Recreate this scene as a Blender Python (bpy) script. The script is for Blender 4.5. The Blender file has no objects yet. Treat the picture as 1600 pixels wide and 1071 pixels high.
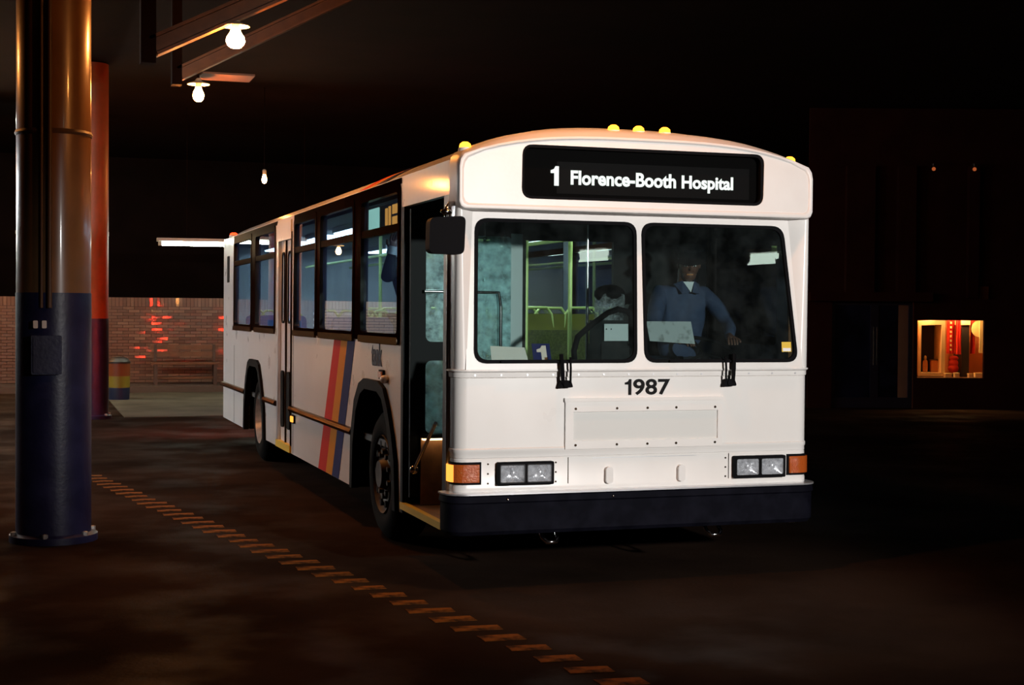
import bpy, bmesh, math, random
from mathutils import Vector, Matrix
from mathutils.geometry import delaunay_2d_cdt
random.seed(7)
R = math.radians
C = bpy.context.scene.collection
SC = bpy.context.scene

# ------------------------------------------------------------------ camera
CAM = Vector((-2.4987, -8.6507, 1.70)); YAW, PITCH, ROLL = 0.31928, -0.01961, 0.00661; FPX = 2300.0
def make_camera():
    fw = Vector((math.sin(YAW)*math.cos(PITCH), math.cos(YAW)*math.cos(PITCH), math.sin(PITCH)))
    r = Vector((math.cos(YAW), -math.sin(YAW), 0)); u = r.cross(fw)
    r2 = r*math.cos(ROLL)+u*math.sin(ROLL); u2 = -r*math.sin(ROLL)+u*math.cos(ROLL)
    cd = bpy.data.cameras.new('camera'); cd.sensor_width = 36; cd.sensor_fit = 'HORIZONTAL'
    cd.lens = 36*FPX/1600; cd.clip_end = 300
    co = bpy.data.objects.new('camera', cd); C.objects.link(co)
    m = Matrix.Identity(4)
    for i in range(3): m[i][0] = r2[i]; m[i][1] = u2[i]; m[i][2] = -fw[i]; m[i][3] = CAM[i]
    co.matrix_world = m; SC.camera = co
make_camera()

# ------------------------------------------------------------------ world, exposure, large lights
w = bpy.data.worlds.new('night'); SC.world = w; w.use_nodes = True
w.node_tree.nodes['Background'].inputs[0].default_value = (0.010, 0.006, 0.005, 1)
w.node_tree.nodes['Background'].inputs[1].default_value = 0.12
SC.view_settings.view_transform = 'Standard'; SC.view_settings.look = 'None'
SC.view_settings.exposure = 0.0; SC.view_settings.gamma = 1.0; SC.view_settings.use_curve_mapping = False
S_KEY, S_FLUOR, S_FLUOR_FRONT, S_BULB, S_INT, S_TAIL = 4000, 60, 16, 620, 2.3, 340
def spot(name, loc, target, power, col, angle, blend, rad):
    ld = bpy.data.lights.new(name, 'SPOT'); ld.energy = power; ld.color = col; ld.spot_size = R(angle); ld.spot_blend = blend
    ld.shadow_soft_size = rad
    o = bpy.data.objects.new(name, ld); C.objects.link(o); o.location = loc
    o.rotation_euler = (Vector(target)-Vector(loc)).to_track_quat('-Z', 'Y').to_euler()
    return o
# unseen key spot, added behind the camera to light the bus front
spot('unseen_key_spot', (2.6, -10.5, 2.9), (1.25, 0, 1.55), S_KEY, (1.0, .965, .93), 31, .8, .16)

# ------------------------------------------------------------------ materials
def mat(name, col, rough=.5, metal=0, emit=None, es=0, coat=0, spec=.5, noise=None, bump=None, rvar=None):
    m = bpy.data.materials.new(name); m.use_nodes = True; nt = m.node_tree; b = nt.nodes['Principled BSDF']
    b.inputs['Base Color'].default_value = (*col, 1); b.inputs['Roughness'].default_value = rough
    b.inputs['Metallic'].default_value = metal; b.inputs['Specular IOR Level'].default_value = spec
    b.inputs['Coat Weight'].default_value = coat; b.inputs['Coat Roughness'].default_value = .08
    if emit: b.inputs['Emission Color'].default_value = (*emit, 1); b.inputs['Emission Strength'].default_value = es
    def tex(scale, detail):
        tc = nt.nodes.new('ShaderNodeTexCoord'); n = nt.nodes.new('ShaderNodeTexNoise')
        n.inputs['Scale'].default_value = scale; n.inputs['Detail'].default_value = detail
        nt.links.new(tc.outputs['Object'], n.inputs['Vector']); return n
    if noise:
        col2, sc, lo, hi = noise
        n = tex(sc, 6); cr = nt.nodes.new('ShaderNodeValToRGB')
        cr.color_ramp.elements[0].position = lo; cr.color_ramp.elements[0].color = (*col, 1)
        cr.color_ramp.elements[1].position = hi; cr.color_ramp.elements[1].color = (*col2, 1)
        nt.links.new(n.outputs['Fac'], cr.inputs['Fac']); nt.links.new(cr.outputs['Color'], b.inputs['Base Color'])
    if rvar:
        n = tex(rvar[0], 4); mr = nt.nodes.new('ShaderNodeMapRange')
        mr.inputs[1].default_value = .3; mr.inputs[2].default_value = .7
        mr.inputs[3].default_value = rvar[1]; mr.inputs[4].default_value = rvar[2]
        nt.links.new(n.outputs['Fac'], mr.inputs['Value']); nt.links.new(mr.outputs['Result'], b.inputs['Roughness'])
    if bump:
        n = tex(bump[0], 5); bp = nt.nodes.new('ShaderNodeBump'); bp.inputs['Strength'].default_value = bump[1]
        bp.inputs['Distance'].default_value = bump[2] if len(bump) > 2 else .01
        nt.links.new(n.outputs['Fac'], bp.inputs['Height']); nt.links.new(bp.outputs['Normal'], b.inputs['Normal'])
    return m
def emis(name, col, s):
    m = bpy.data.materials.new(name); m.use_nodes = True; nt = m.node_tree; nt.nodes.clear()
    e = nt.nodes.new('ShaderNodeEmission'); e.inputs[0].default_value = (*col, 1); e.inputs[1].default_value = s
    o = nt.nodes.new('ShaderNodeOutputMaterial'); nt.links.new(e.outputs[0], o.inputs[0]); return m
def glass(name, tint, ior=1.5, rough=0.0, haze=None, haze_scale=None):
    m = bpy.data.materials.new(name); m.use_nodes = True; nt = m.node_tree; nt.nodes.clear()
    t = nt.nodes.new('ShaderNodeBsdfTransparent'); t.inputs[0].default_value = (*tint, 1)
    g = nt.nodes.new('ShaderNodeBsdfGlossy'); g.inputs['Roughness'].default_value = rough; g.inputs[0].default_value = (1, 1, 1, 1)
    f = nt.nodes.new('ShaderNodeFresnel'); f.inputs[0].default_value = ior
    mx = nt.nodes.new('ShaderNodeMixShader'); o = nt.nodes.new('ShaderNodeOutputMaterial')
    first = t
    if haze:
        d = nt.nodes.new('ShaderNodeBsdfDiffuse'); d.inputs[0].default_value = (*haze[0], 1)
        tl = nt.nodes.new('ShaderNodeBsdfTranslucent'); tl.inputs[0].default_value = (*haze[0], 1)
        ad = nt.nodes.new('ShaderNodeMixShader'); ad.inputs[0].default_value = .5
        nt.links.new(d.outputs[0], ad.inputs[1]); nt.links.new(tl.outputs[0], ad.inputs[2])
        m2 = nt.nodes.new('ShaderNodeMixShader'); m2.inputs[0].default_value = haze[1]
        nt.links.new(t.outputs[0], m2.inputs[1]); nt.links.new(ad.outputs[0], m2.inputs[2]); first = m2
        if haze_scale:
            tc = nt.nodes.new('ShaderNodeTexCoord'); n = nt.nodes.new('ShaderNodeTexNoise'); n.inputs['Scale'].default_value = haze_scale; n.inputs['Detail'].default_value = 8
            mr = nt.nodes.new('ShaderNodeMapRange'); mr.inputs[1].default_value = .35; mr.inputs[2].default_value = .7; mr.inputs[3].default_value = haze[1]*.35; mr.inputs[4].default_value = min(1, haze[1]*1.7)
            nt.links.new(tc.outputs['Object'], n.inputs['Vector']); nt.links.new(n.outputs['Fac'], mr.inputs['Value']); nt.links.new(mr.outputs[0], m2.inputs[0])
    ge = nt.nodes.new('ShaderNodeNewGeometry'); mt_ = nt.nodes.new('ShaderNodeMath'); mt_.operation = 'SUBTRACT'; mt_.inputs[0].default_value = 1   # each pane reflects once, on the face the light meets first
    nt.links.new(ge.outputs['Backfacing'], mt_.inputs[1]); mu = nt.nodes.new('ShaderNodeMath'); mu.operation = 'MULTIPLY'
    nt.links.new(f.outputs[0], mu.inputs[0]); nt.links.new(mt_.outputs[0], mu.inputs[1])
    nt.links.new(mu.outputs[0], mx.inputs[0]); nt.links.new(first.outputs[0], mx.inputs[1]); nt.links.new(g.outputs[0], mx.inputs[2])
    nt.links.new(mx.outputs[0], o.inputs[0]); return m
M = {}
M['white'] = mat('white_enamel', (.80, .775, .75), .32, coat=.35, noise=((.76, .73, .70), 2.2, .35, .75), rvar=(3, .25, .42))
M['white2'] = mat('white_moulded_plastic', (.80, .77, .745), .38, noise=((.75, .71, .68), 4, .4, .8), bump=(60, .04))
M['black'] = mat('black_rubber', (.004, .004, .005), .7, spec=.06)
M['bumper'] = mat('black_bumper_rubber', (.003, .003, .006), .7, spec=.05, noise=((.006, .006, .011), 9, .4, .7), bump=(40, .1))
M['navy'] = mat('dark_navy_paint', (.012, .014, .030), .4)
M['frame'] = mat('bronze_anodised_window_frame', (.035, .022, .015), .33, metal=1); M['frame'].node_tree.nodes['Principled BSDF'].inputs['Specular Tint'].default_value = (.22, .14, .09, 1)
M['chrome'] = mat('chrome', (.75, .75, .76), .12, metal=1)
M['alu'] = mat('aluminium_trim', (.72, .72, .74), .3, metal=.75)
M['mirrorfoil'] = mat('aluminised_reflector', (.85, .85, .87), .2, metal=1, bump=(55, .25, .01))
M['steel'] = mat('bare_steel_rim', (.62, .60, .58), .35, metal=.6, noise=((.45, .42, .4), 14, .4, .7))
M['rail'] = mat('rub_rail_dark_metal', (.07, .045, .035), .3, metal=1); M['rail'].node_tree.nodes['Principled BSDF'].inputs['Specular Tint'].default_value = (.5, .42, .36, 1)
M['tyre'] = mat('tyre_rubber', (.004, .0035, .0035), .85, spec=.05, bump=(30, .2))
M['glass'] = glass('tinted_side_glass', (.62, .74, .88), 1.62, haze=((.16, .24, .60), .05), haze_scale=2.5)  # dust haze, coloured blue to put bluish light into the panes
M['wind'] = glass('windscreen_glass', (.80, .88, .87), 1.45, haze=((.75, .85, .85), .010), haze_scale=9)
M['signglass'] = glass('sign_glass', (.9, .9, .9), 1.45)
M['hazy'] = glass('scratched_partition_glass', (.8, .9, .9), 1.5, rough=.05, haze=((.66, .90, .92), .6), haze_scale=14)
M['lens'] = glass('headlamp_lens', (.95, .96, .97), 1.5, rough=.08, haze=((.8, .82, .85), .26), haze_scale=28)  # milky haze puts reflected brightness into the lens colour
M['amberlens'] = mat('amber_lens', (.36, .07, .012), .12, coat=.6, emit=(1, .2, .02), es=.05, bump=(90, .5, .01))
M['amber'] = emis('amber_marker_lamp', (1, .34, .02), 5.5)
M['ambersoft'] = emis('amber_side_lamp', (1, .36, .05), 1.8)
M['redlamp'] = emis('red_marker_lamp', (1, .05, .012), 4)
M['tail'] = emis('red_tail_lamp', (1, .03, .01), S_TAIL)
M['signtext'] = emis('lit_sign_text', (.90, 1, .92), 1.5)
M['signback'] = mat('sign_roll_black', (.0025, .0025, .0025), .7, spec=.05)
M['roll'] = mat('sign_roll_film', (.005, .005, .005), .6, spec=.08)
M['rimdark'] = mat('shaded_rim', (.022, .014, .010), .6, metal=.3, noise=((.045, .032, .024), 14, .4, .7))  # darker rim copy; the front wheels' shade is put into its colour
M['ink'] = mat('black_vinyl_digits', (.006, .006, .006), .6, spec=.1)
M['red'] = mat('red_stripe', (.55, .028, .018), .7, spec=.08)
M['orange'] = mat('orange_stripe', (.62, .24, .018), .7, spec=.08)
M['blue'] = mat('blue_stripe', (.02, .025, .12), .7, spec=.08)
M['logo'] = mat('grey_blue_logo', (.035, .045, .09), .5, spec=.1)
M['seat'] = mat('olive_yellow_seat_vinyl', (.20, .19, .012), .5, noise=((.15, .14, .01), 6, .4, .7))
M['blueseat'] = mat('blue_seat_vinyl', (.05, .12, .32), .5)
M['seatcloth'] = mat('olive_seat_cloth', (.07, .08, .02), .9, noise=((.12, .13, .03), 60, .4, .6))
M['pole'] = mat('yellow_green_stanchion', (.66, .80, .28), .3)
M['dark'] = mat('dark_interior_plastic', (.007, .007, .008), .6, spec=.15)
M['darkblue'] = mat('dark_blue_interior_panel', (.03, .045, .08), .6)
M['liner'] = mat('interior_liner', (.16, .19, .21), .6)
M['floorbus'] = mat('bus_floor', (.05, .05, .05), .6)
M['grey'] = mat('grey_panel', (.55, .57, .58), .5)
M['paper'] = mat('white_paper', (.80, .80, .80), .8)
M['notice'] = mat('grey_notice_paper', (.40, .41, .42), .8, noise=((.22, .22, .22), 18, .55, .72))
M['yellowstep'] = mat('yellow_step_edge', (.72, .48, .03), .5)
M['stepwood'] = mat('brown_step_tread', (.30, .13, .05), .5, noise=((.16, .07, .03), 12, .3, .7))
M['intlight'] = emis('bus_ceiling_light', (.80, 1, .95), S_INT*5)
M['stepglow'] = emis('step_well_lamp', (1, .72, .38), 3.2)
M['skin'] = mat('skin', (.12, .05, .034), .5)
M['shirt'] = mat('blue_work_shirt', (.038, .055, .115), .8, noise=((.026, .038, .085), 20, .35, .7))
M['tshirt'] = mat('white_undershirt', (.75, .75, .77), .8)
M['cap'] = mat('dark_cap', (.004, .004, .006), .8, spec=.05)
M['hair'] = mat('dark_hair', (.02, .013, .01), .6)
M['coat'] = mat('dark_coat', (.012, .013, .018), .8)
M['trousers'] = mat('dark_trousers', (.015, .017, .03), .8)
def asphalt():
    m = bpy.data.materials.new('damp_asphalt'); m.use_nodes = True; nt = m.node_tree; nt.nodes.clear(); N = nt.nodes.new; K_ = nt.links.new
    tc = N('ShaderNodeTexCoord'); n1 = N('ShaderNodeTexNoise'); n1.inputs['Scale'].default_value = .55; n1.inputs['Detail'].default_value = 9
    cr = N('ShaderNodeValToRGB'); cr.color_ramp.elements[0].position = .36; cr.color_ramp.elements[0].color = (.017, .0105, .0075, 1); cr.color_ramp.elements[1].position = .68; cr.color_ramp.elements[1].color = (.040, .024, .017, 1)
    n2 = N('ShaderNodeTexNoise'); n2.inputs['Scale'].default_value = 38; n2.inputs['Detail'].default_value = 4
    bp = N('ShaderNodeBump'); bp.inputs['Strength'].default_value = .35; bp.inputs['Distance'].default_value = .006
    d = N('ShaderNodeBsdfDiffuse'); g = N('ShaderNodeBsdfGlossy'); g.inputs['Roughness'].default_value = .34; g.inputs[0].default_value = (.9, .9, .9, 1)
    n3 = N('ShaderNodeTexNoise'); n3.inputs['Scale'].default_value = 1.3; n3.inputs['Detail'].default_value = 5
    mr = N('ShaderNodeMapRange'); mr.inputs[1].default_value = .45; mr.inputs[2].default_value = .72; mr.inputs[3].default_value = .002; mr.inputs[4].default_value = .03
    mx = N('ShaderNodeMixShader'); o = N('ShaderNodeOutputMaterial')
    for n in (n1, n2, n3): K_(tc.outputs['Object'], n.inputs['Vector'])
    K_(n1.outputs['Fac'], cr.inputs['Fac']); K_(cr.outputs[0], d.inputs[0]); K_(n2.outputs['Fac'], bp.inputs['Height']); K_(bp.outputs[0], d.inputs['Normal']); K_(bp.outputs[0], g.inputs['Normal'])
    K_(n3.outputs['Fac'], mr.inputs['Value']); K_(mr.outputs[0], mx.inputs[0]); K_(d.outputs[0], mx.inputs[1]); K_(g.outputs[0], mx.inputs[2]); K_(mx.outputs[0], o.inputs[0])
    return m
M['floor'] = asphalt()
M['dash'] = mat('worn_yellow_paint', (.24, .085, .016), .8, spec=.02, noise=((.03, .015, .008), 9, .42, .66))
M['ceil'] = mat('dark_ceiling', (.010, .005, .004), .9, spec=.1, noise=((.006, .003, .0025), 1.5, .4, .7))  # very dark brown tone shared by ceiling, rear wall and hangers
M['beam'] = mat('rust_brown_beam', (.12, .05, .02), .5, noise=((.07, .028, .012), 6, .4, .7))
M['coltop'] = mat('cream_brown_column_paint', (.26, .13, .055), .3, coat=.3, noise=((.20, .10, .04), 3, .4, .7))
M['coltop2'] = mat('orange_column_paint', (.40, .10, .03), .45, noise=((.30, .08, .02), 3, .4, .7))
M['colblue'] = mat('navy_column_paint', (.014, .015, .055), .38, noise=((.026, .027, .085), 5, .45, .7), bump=(30, .15))
M['conduit'] = mat('painted_conduit', (.10, .055, .03), .5)
M['bulb'] = emis('sodium_bulb', (1, .34, .07), S_BULB)
M['tube'] = emis('fluorescent_tube', (.90, 1, .82), S_FLUOR)
M['tubeplat'] = emis('fluorescent_tube_platform', (.92, .97, 1), S_FLUOR*3.8)
M['tubefront'] = emis('fluorescent_tube_front', (.80, 1, .86), S_FLUOR_FRONT)
M['housing'] = mat('white_enamel_housing', (.55, .56, .5), .5)
BR = [mat('glazed_brick_%s' % n, c, r+.15, coat=1.0) for n, c, r in (('tan', (.13, .062, .04), .22), ('brown', (.10, .046, .03), .28), ('buff', (.16, .085, .055), .2))]
M['whitebrick'] = mat('white_glazed_brick', (.72, .74, .74), .3, coat=.4)
M['mortar'] = mat('dark_mortar', (.07, .04, .03), .9)
M['bench'] = mat('varnished_bench_wood', (.12, .042, .016), .45, noise=((.08, .028, .01), 5, .4, .7))
M['dkwood'] = mat('dark_bench_leg', (.05, .02, .012), .6)
M['binorange'] = mat('orange_bin_paint', (.20, .045, .01), .5)
M['binyellow'] = mat('yellow_bin_paint', (.22, .17, .014), .5)
M['binblue'] = mat('blue_bin_paint', (.012, .02, .06), .5)
M['facade'] = mat('dark_red_brown_facade', (.03, .010, .007), .8, spec=.1, noise=((.02, .006, .004), 2, .4, .7))
M['shopred'] = mat('red_cloth', (.75, .035, .02), .7)
M['shopcream'] = mat('cream_painted_wood', (.80, .58, .30), .5)
M['shopyellow'] = mat('pale_yellow_card', (.85, .66, .28), .6)
M['shoporange'] = mat('orange_brown_wall', (.50, .18, .06), .7)
M['shopdark'] = mat('dark_shop_goods', (.02, .012, .01), .5)
M['shopbulb'] = emis('warm_shop_bulb', (1, .60, .24), 640)
M['walllamp'] = emis('dim_wall_lamp', (1, .22, .06), .35)

# ------------------------------------------------------------------ helpers
def tag(o, label=None, cat=None, group=None, kind=None):
    if label: o['label'] = label
    if cat: o['category'] = cat
    if group: o['group'] = group
    if kind: o['kind'] = kind
    return o
def empty(name, loc=(0, 0, 0), rz=0):
    o = bpy.data.objects.new(name, None); C.objects.link(o); o.location = loc; o.rotation_euler = (0, 0, rz); o.empty_display_size = .1
    return o
class MB:
    def __init__(s): s.v = []; s.f = []
    def add(s, vs, fs):
        n = len(s.v); s.v += [tuple(v) for v in vs]; s.f += [tuple(i+n for i in f) for f in fs]; return s
    def box(s, x0, x1, y0, y1, z0, z1, m=None):
        vs = [Vector((x, y, z)) for x in (x0, x1) for y in (y0, y1) for z in (z0, z1)]
        if m: vs = [m @ v for v in vs]
        return s.add(vs, [(0, 1, 3, 2), (4, 6, 7, 5), (0, 4, 5, 1), (2, 3, 7, 6), (0, 2, 6, 4), (1, 5, 7, 3)])
    def tube(s, pts, r, n=10, cap=True):
        pts = [Vector(p) for p in pts]; rs = r if isinstance(r, (list, tuple)) else [r]*len(pts)
        rings = []; up = None
        for i, p in enumerate(pts):
            d = ((pts[min(i+1, len(pts)-1)]-p).normalized() + (p-pts[max(i-1, 0)]).normalized())
            d = d.normalized() if d.length > 1e-6 else Vector((0, 0, 1))
            if up is None: up = Vector((0, 0, 1)) if abs(d.z) < .9 else Vector((1, 0, 0))
            a = d.cross(up); a = a.normalized(); b = a.cross(d).normalized(); up = b
            rings.append([p+a*rs[i]*math.cos(2*math.pi*k/n)+b*rs[i]*math.sin(2*math.pi*k/n) for k in range(n)])
        vs = [v for q in rings for v in q]; fs = []
        for i in range(len(pts)-1):
            for k in range(n): fs.append((i*n+k, i*n+(k+1) % n, (i+1)*n+(k+1) % n, (i+1)*n+k))
        if cap: fs.append(tuple(range(n))); fs.append(tuple((len(pts)-1)*n+k for k in range(n)))
        return s.add(vs, fs)
    def cyl(s, a, b, r, n=16): return s.tube([a, b], r, n)
    def lathe(s, prof, n=24, m=None, close=False):
        vs = []; fs = []
        for (r, z) in prof:
            for k in range(n): vs.append(Vector((r*math.cos(2*math.pi*k/n), r*math.sin(2*math.pi*k/n), z)))
        if m: vs = [m @ v for v in vs]
        L = len(prof)
        for i in range(L if close else L-1):
            j = (i+1) % L
            for k in range(n): fs.append((i*n+k, i*n+(k+1) % n, j*n+(k+1) % n, j*n+k))
        if not close: fs.append(tuple(range(n))); fs.append(tuple((L-1)*n+k for k in range(n)))
        return s.add(vs, fs)
    def loft(s, secs, closed=False, cap=False):
        n = len(secs[0]); vs = [v for q in secs for v in q]; fs = []
        for i in range(len(secs)-1):
            for k in range(n if closed else n-1): fs.append((i*n+k, i*n+(k+1) % n, (i+1)*n+(k+1) % n, (i+1)*n+k))
        if cap: fs.append(tuple(range(n))); fs.append(tuple((len(secs)-1)*n+k for k in range(n)))
        return s.add(vs, fs)
    def ball(s, c, r, n=14, sc=(1, 1, 1), m=None):
        vs = []; fs = []; h = n//2
        for i in range(1, h):
            t = math.pi*i/h
            for k in range(n): vs.append(Vector((math.sin(t)*math.cos(2*math.pi*k/n)*sc[0], math.sin(t)*math.sin(2*math.pi*k/n)*sc[1], math.cos(t)*sc[2]))*r)
        vs.append(Vector((0, 0, r*sc[2]))); vs.append(Vector((0, 0, -r*sc[2])))
        for i in range(h-2):
            for k in range(n): fs.append((i*n+k, (i+1)*n+k, (i+1)*n+(k+1) % n, i*n+(k+1) % n))
        T = len(vs)-2
        for k in range(n): fs.append((T, k, (k+1) % n)); fs.append((T+1, (h-2)*n+(k+1) % n, (h-2)*n+k))
        vs = [(m @ v if m else v)+Vector(c) for v in vs]
        return s.add(vs, fs)
    def plate(s, outer, holes=(), t=.02, fm=None, grid=0):
        """flat outline with holes in (u, v), given thickness t, mapped to space by fm(u, v, w)"""
        pts = []; edges = []
        for lp in [outer]+list(holes):
            n0 = len(pts); pts += [Vector((p[0], p[1])) for p in lp]; k = len(lp)
            edges += [(n0+i, n0+(i+1) % k) for i in range(k)]
        if grid:
            us = [p[0] for p in outer]; vs_ = [p[1] for p in outer]
            nu = int((max(us)-min(us))/grid); nv = int((max(vs_)-min(vs_))/grid)
            for i in range(1, nu+1):
                for j in range(1, nv+1):
                    q = (min(us)+i*grid, min(vs_)+j*grid)
                    if inpoly(q, outer) and not any(inpoly(q, h) for h in holes): pts.append(Vector(q))
        ov, oe, of, *_ = delaunay_2d_cdt(pts, edges, [], 0, 1e-6)
        tris = []
        for f in of:
            c = sum((ov[i] for i in f), Vector((0, 0)))/len(f)
            if inpoly(c, outer) and not any(inpoly(c, h) for h in holes): tris.append(tuple(f))
        cnt = {}
        for f in tris:
            for i in range(len(f)):
                e = (f[i], f[(i+1) % len(f)]); cnt[e] = cnt.get(e, 0)+1
        n = len(ov); vs = [fm(p[0], p[1], 0) for p in ov]+[fm(p[0], p[1], t) for p in ov]
        fs = list(tris)+[tuple(i+n for i in reversed(f)) for f in tris]
        for (a, b) in cnt:
            if (b, a) not in cnt: fs.append((b, a, a+n, b+n))
        return s.add(vs, fs)
    def build(s, name, material, parent=None, smooth=None):
        me = bpy.data.meshes.new(name); bm = bmesh.new(); vv = [bm.verts.new(v) for v in s.v]
        for f in s.f:
            try: bm.faces.new([vv[i] for i in f])
            except ValueError: pass
        lv = [v for v in bm.verts if not v.link_faces]
        if lv: bmesh.ops.delete(bm, geom=lv, context='VERTS')
        bmesh.ops.recalc_face_normals(bm, faces=bm.faces); bm.to_mesh(me); bm.free()
        if smooth is not None: me.shade_smooth(); me.set_sharp_from_angle(angle=R(smooth))
        me.materials.append(M[material] if isinstance(material, str) else material)
        o = bpy.data.objects.new(name, me); C.objects.link(o); o.parent = parent
        if parent is not None and parent.type == 'EMPTY' and not parent.get('localspace'):
            o.matrix_parent_inverse = Matrix.Identity(4)
        return o
def inpoly(p, poly):
    x, y = p[0], p[1]; c = False; j = len(poly)-1
    for i in range(len(poly)):
        xi, yi = poly[i][0], poly[i][1]; xj, yj = poly[j][0], poly[j][1]
        if (yi > y) != (yj > y) and x < (xj-xi)*(y-yi)/(yj-yi)+xi: c = not c
        j = i
    return c
def rquad(p, r, n=5):
    """quad (4 corners counter-clockwise) with rounded corners"""
    out = []
    for i in range(4):
        a, b, c = Vector(p[i-1]), Vector(p[i]), Vector(p[(i+1) % 4]); d1 = (a-b).normalized(); d2 = (c-b).normalized()
        rr = r[i] if isinstance(r, (list, tuple)) else r
        s0, s1 = b+d1*rr, b+d2*rr
        for k in range(n+1):
            t = k/n; out.append(tuple(s0*(1-t)**2+b*2*t*(1-t)+s1*t*t))
    return out
def rrect(x0, x1, y0, y1, r, n=5): return rquad([(x0, y0), (x1, y0), (x1, y1), (x0, y1)], r, n)
def ring(mb, outer_pts, inner_pts, t, fm): return mb.plate(outer_pts, [inner_pts], t, fm)
def text_mesh(name, s, material, parent, fm, box, offset=0.0, depth=.002, shear=0):
    """lettering fitted to box (u0,u1,v0,v1) and mapped by fm(u,v,w)"""
    cu = bpy.data.curves.new(name, 'FONT'); cu.body = s; cu.offset = offset; cu.extrude = .01; cu.resolution_u = 4; cu.shear = shear
    o = bpy.data.objects.new(name, cu); C.objects.link(o); dg = bpy.context.evaluated_depsgraph_get()
    me = bpy.data.meshes.new_from_object(o.evaluated_get(dg)); bpy.data.objects.remove(o)
    xs = [v.co.x for v in me.vertices]; ys = [v.co.y for v in me.vertices]
    a, b, c, d = min(xs), max(xs), min(ys), max(ys); u0, u1, v0, v1 = box
    for v in me.vertices:
        v.co = fm(u0+(v.co.x-a)/(b-a)*(u1-u0), v0+(v.co.y-c)/(d-c)*(v1-v0), 0 if v.co.z > 0 else depth)
    me.materials.clear(); me.materials.append(M[material]); o = bpy.data.objects.new(name, me); C.objects.link(o); o.parent = parent
    return o
ONE = [(.42, 0), (.80, 0), (.80, 1), (.52, 1), (.40, .86), (.12, .78), (.12, .64), (.42, .64)]
def digit_one(name, material, parent, fm, box, depth=.002):
    u0, u1, v0, v1 = box
    return MB().plate([(u0+(x-.12)/.68*(u1-u0), v0+y*(v1-v0)) for x, y in ONE], (), depth, fm).build(name, material, parent)
def copy_tree(o, parent=None):
    c = o.copy(); C.objects.link(c); c.parent = parent
    for ch in list(o.children): copy_tree(ch, c)
    return c

# ================================================================== SETTING
fl = MB().box(-30, 40, -16, 45, -.2, 0).build('floor', 'floor'); tag(fl, 'dark damp asphalt yard floor with worn paint bars', kind='structure')
ce = MB().box(-30, 40, -16, 45, 5.6, 5.8).build('ceiling', 'ceil'); tag(ce, 'dark canopy ceiling over the bus bay', kind='structure')
# painted bars, a curved ladder line on the floor
path = [(-1.86, 7.05), (-1.50, 5.0), (-1.115, 3.02), (-.80, 1.55), (-.533, .42), (-.32, -.5), (-.122, -1.39), (.06, -2.15), (.20, -2.75)]
def along(s):
    for a, b in zip(path, path[1:]):
        L = math.dist(a, b)
        if s <= L: t = s/L; return (a[0]+(b[0]-a[0])*t, a[1]+(b[1]-a[1])*t)
        s -= L
    return None
s = 0.0; dash_me = None
while True:
    q = along(s)
    if q is None: break
    if dash_me is None:
        d0 = MB().add([(-.13, -.055, 0), (.13, -.075, 0), (.13, .055, 0), (-.13, .075, 0), (-.13, -.055, .003), (.13, -.075, .003), (.13, .055, .003), (-.13, .075, .003)],
                      [(3, 2, 1, 0), (4, 5, 6, 7), (0, 1, 5, 4), (1, 2, 6, 5), (2, 3, 7, 6), (3, 0, 4, 7)]).build('painted_bar', 'dash', fl); dash_me = d0
    else:
        d0 = dash_me.copy(); C.objects.link(d0); d0.parent = fl
    k = random.uniform(.75, 1.05)
    d0.location = (q[0], q[1], .001); d0.rotation_euler = (0, 0, random.uniform(-.05, .05)); d0.scale = (k, random.uniform(.8, 1.05), 1)
    s += .268
# ---- back wall of glazed brick, turned a little towards the bays
WY, WROT = 24.5, R(-2.7)
wb = MB().box(-16, 9, .03, .3, 0, 2.0).build('wall_back', 'mortar'); wb.location = (.5, WY, 0); wb.rotation_euler = (0, 0, WROT)
tag(wb, 'low glazed brown brick wall behind the bays', kind='structure')
BL, BH = .24, .0667
def brick_box(mb, cx, cz, l, h, tilt, yaw, pro):
    m = Matrix.Translation((cx, -pro, cz)) @ Matrix.Rotation(tilt, 4, 'X') @ Matrix.Rotation(yaw, 4, 'Z')
    mb.box(-l/2+.006, l/2-.006, -.012, .06, -h/2+.005, h/2-.005, m)
protos = []
for i in range(3):
    mb = MB(); mb.box(-BL/2+.006, BL/2-.006, -.012, .06, -BH/2+.005, BH/2-.005); o = mb.build('brick', BR[i], wb); protos.append(o)
sold = []
for i in range(3):
    mb = MB(); mb.box(-.034, .034, -.012, .06, -.095, .095); o = mb.build('brick', BR[i], wb); sold.append(o)
used = set()
def put(pr, i, x, z, amp):
    if (id(pr), i) not in used: used.add((id(pr), i)); o = pr[i]
    else: o = pr[i].copy(); C.objects.link(o); o.parent = wb
    o.location = (x, -random.uniform(0, .006), z)
    o.rotation_euler = (random.gauss(0, amp), 0, random.gauss(0, amp*.5))
for c in range(27):
    for k in range(10): put(protos, random.choice((0, 0, 1, 2)), -1.22+.12+BL*k+(BL/2 if c % 2 else 0), (c+.5)*BH, .022)
for k in range(30): put(sold, random.choice((0, 0, 1, 2)), -1.18+.08*k, 1.8+.1, .02)
for k0, k1, mt_ in ((-60, -13, M['whitebrick']), (-13, 0, BR[0]), (10, 40, BR[0])):
    mb = MB()
    for c in range(27):
        for k in range(k0, k1): brick_box(mb, -1.22+.12+BL*k+(BL/2 if c % 2 else 0), (c+.5)*BH, BL, BH, random.gauss(0, .02), random.gauss(0, .01), 0)
    for k in range(k0*3, k1*3): brick_box(mb, -1.18+.08*k, 1.9, .08, .2, random.gauss(0, .02), random.gauss(0, .01), 0)
    tag(mb.build('brick', mt_, wb), kind='stuff')
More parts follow.
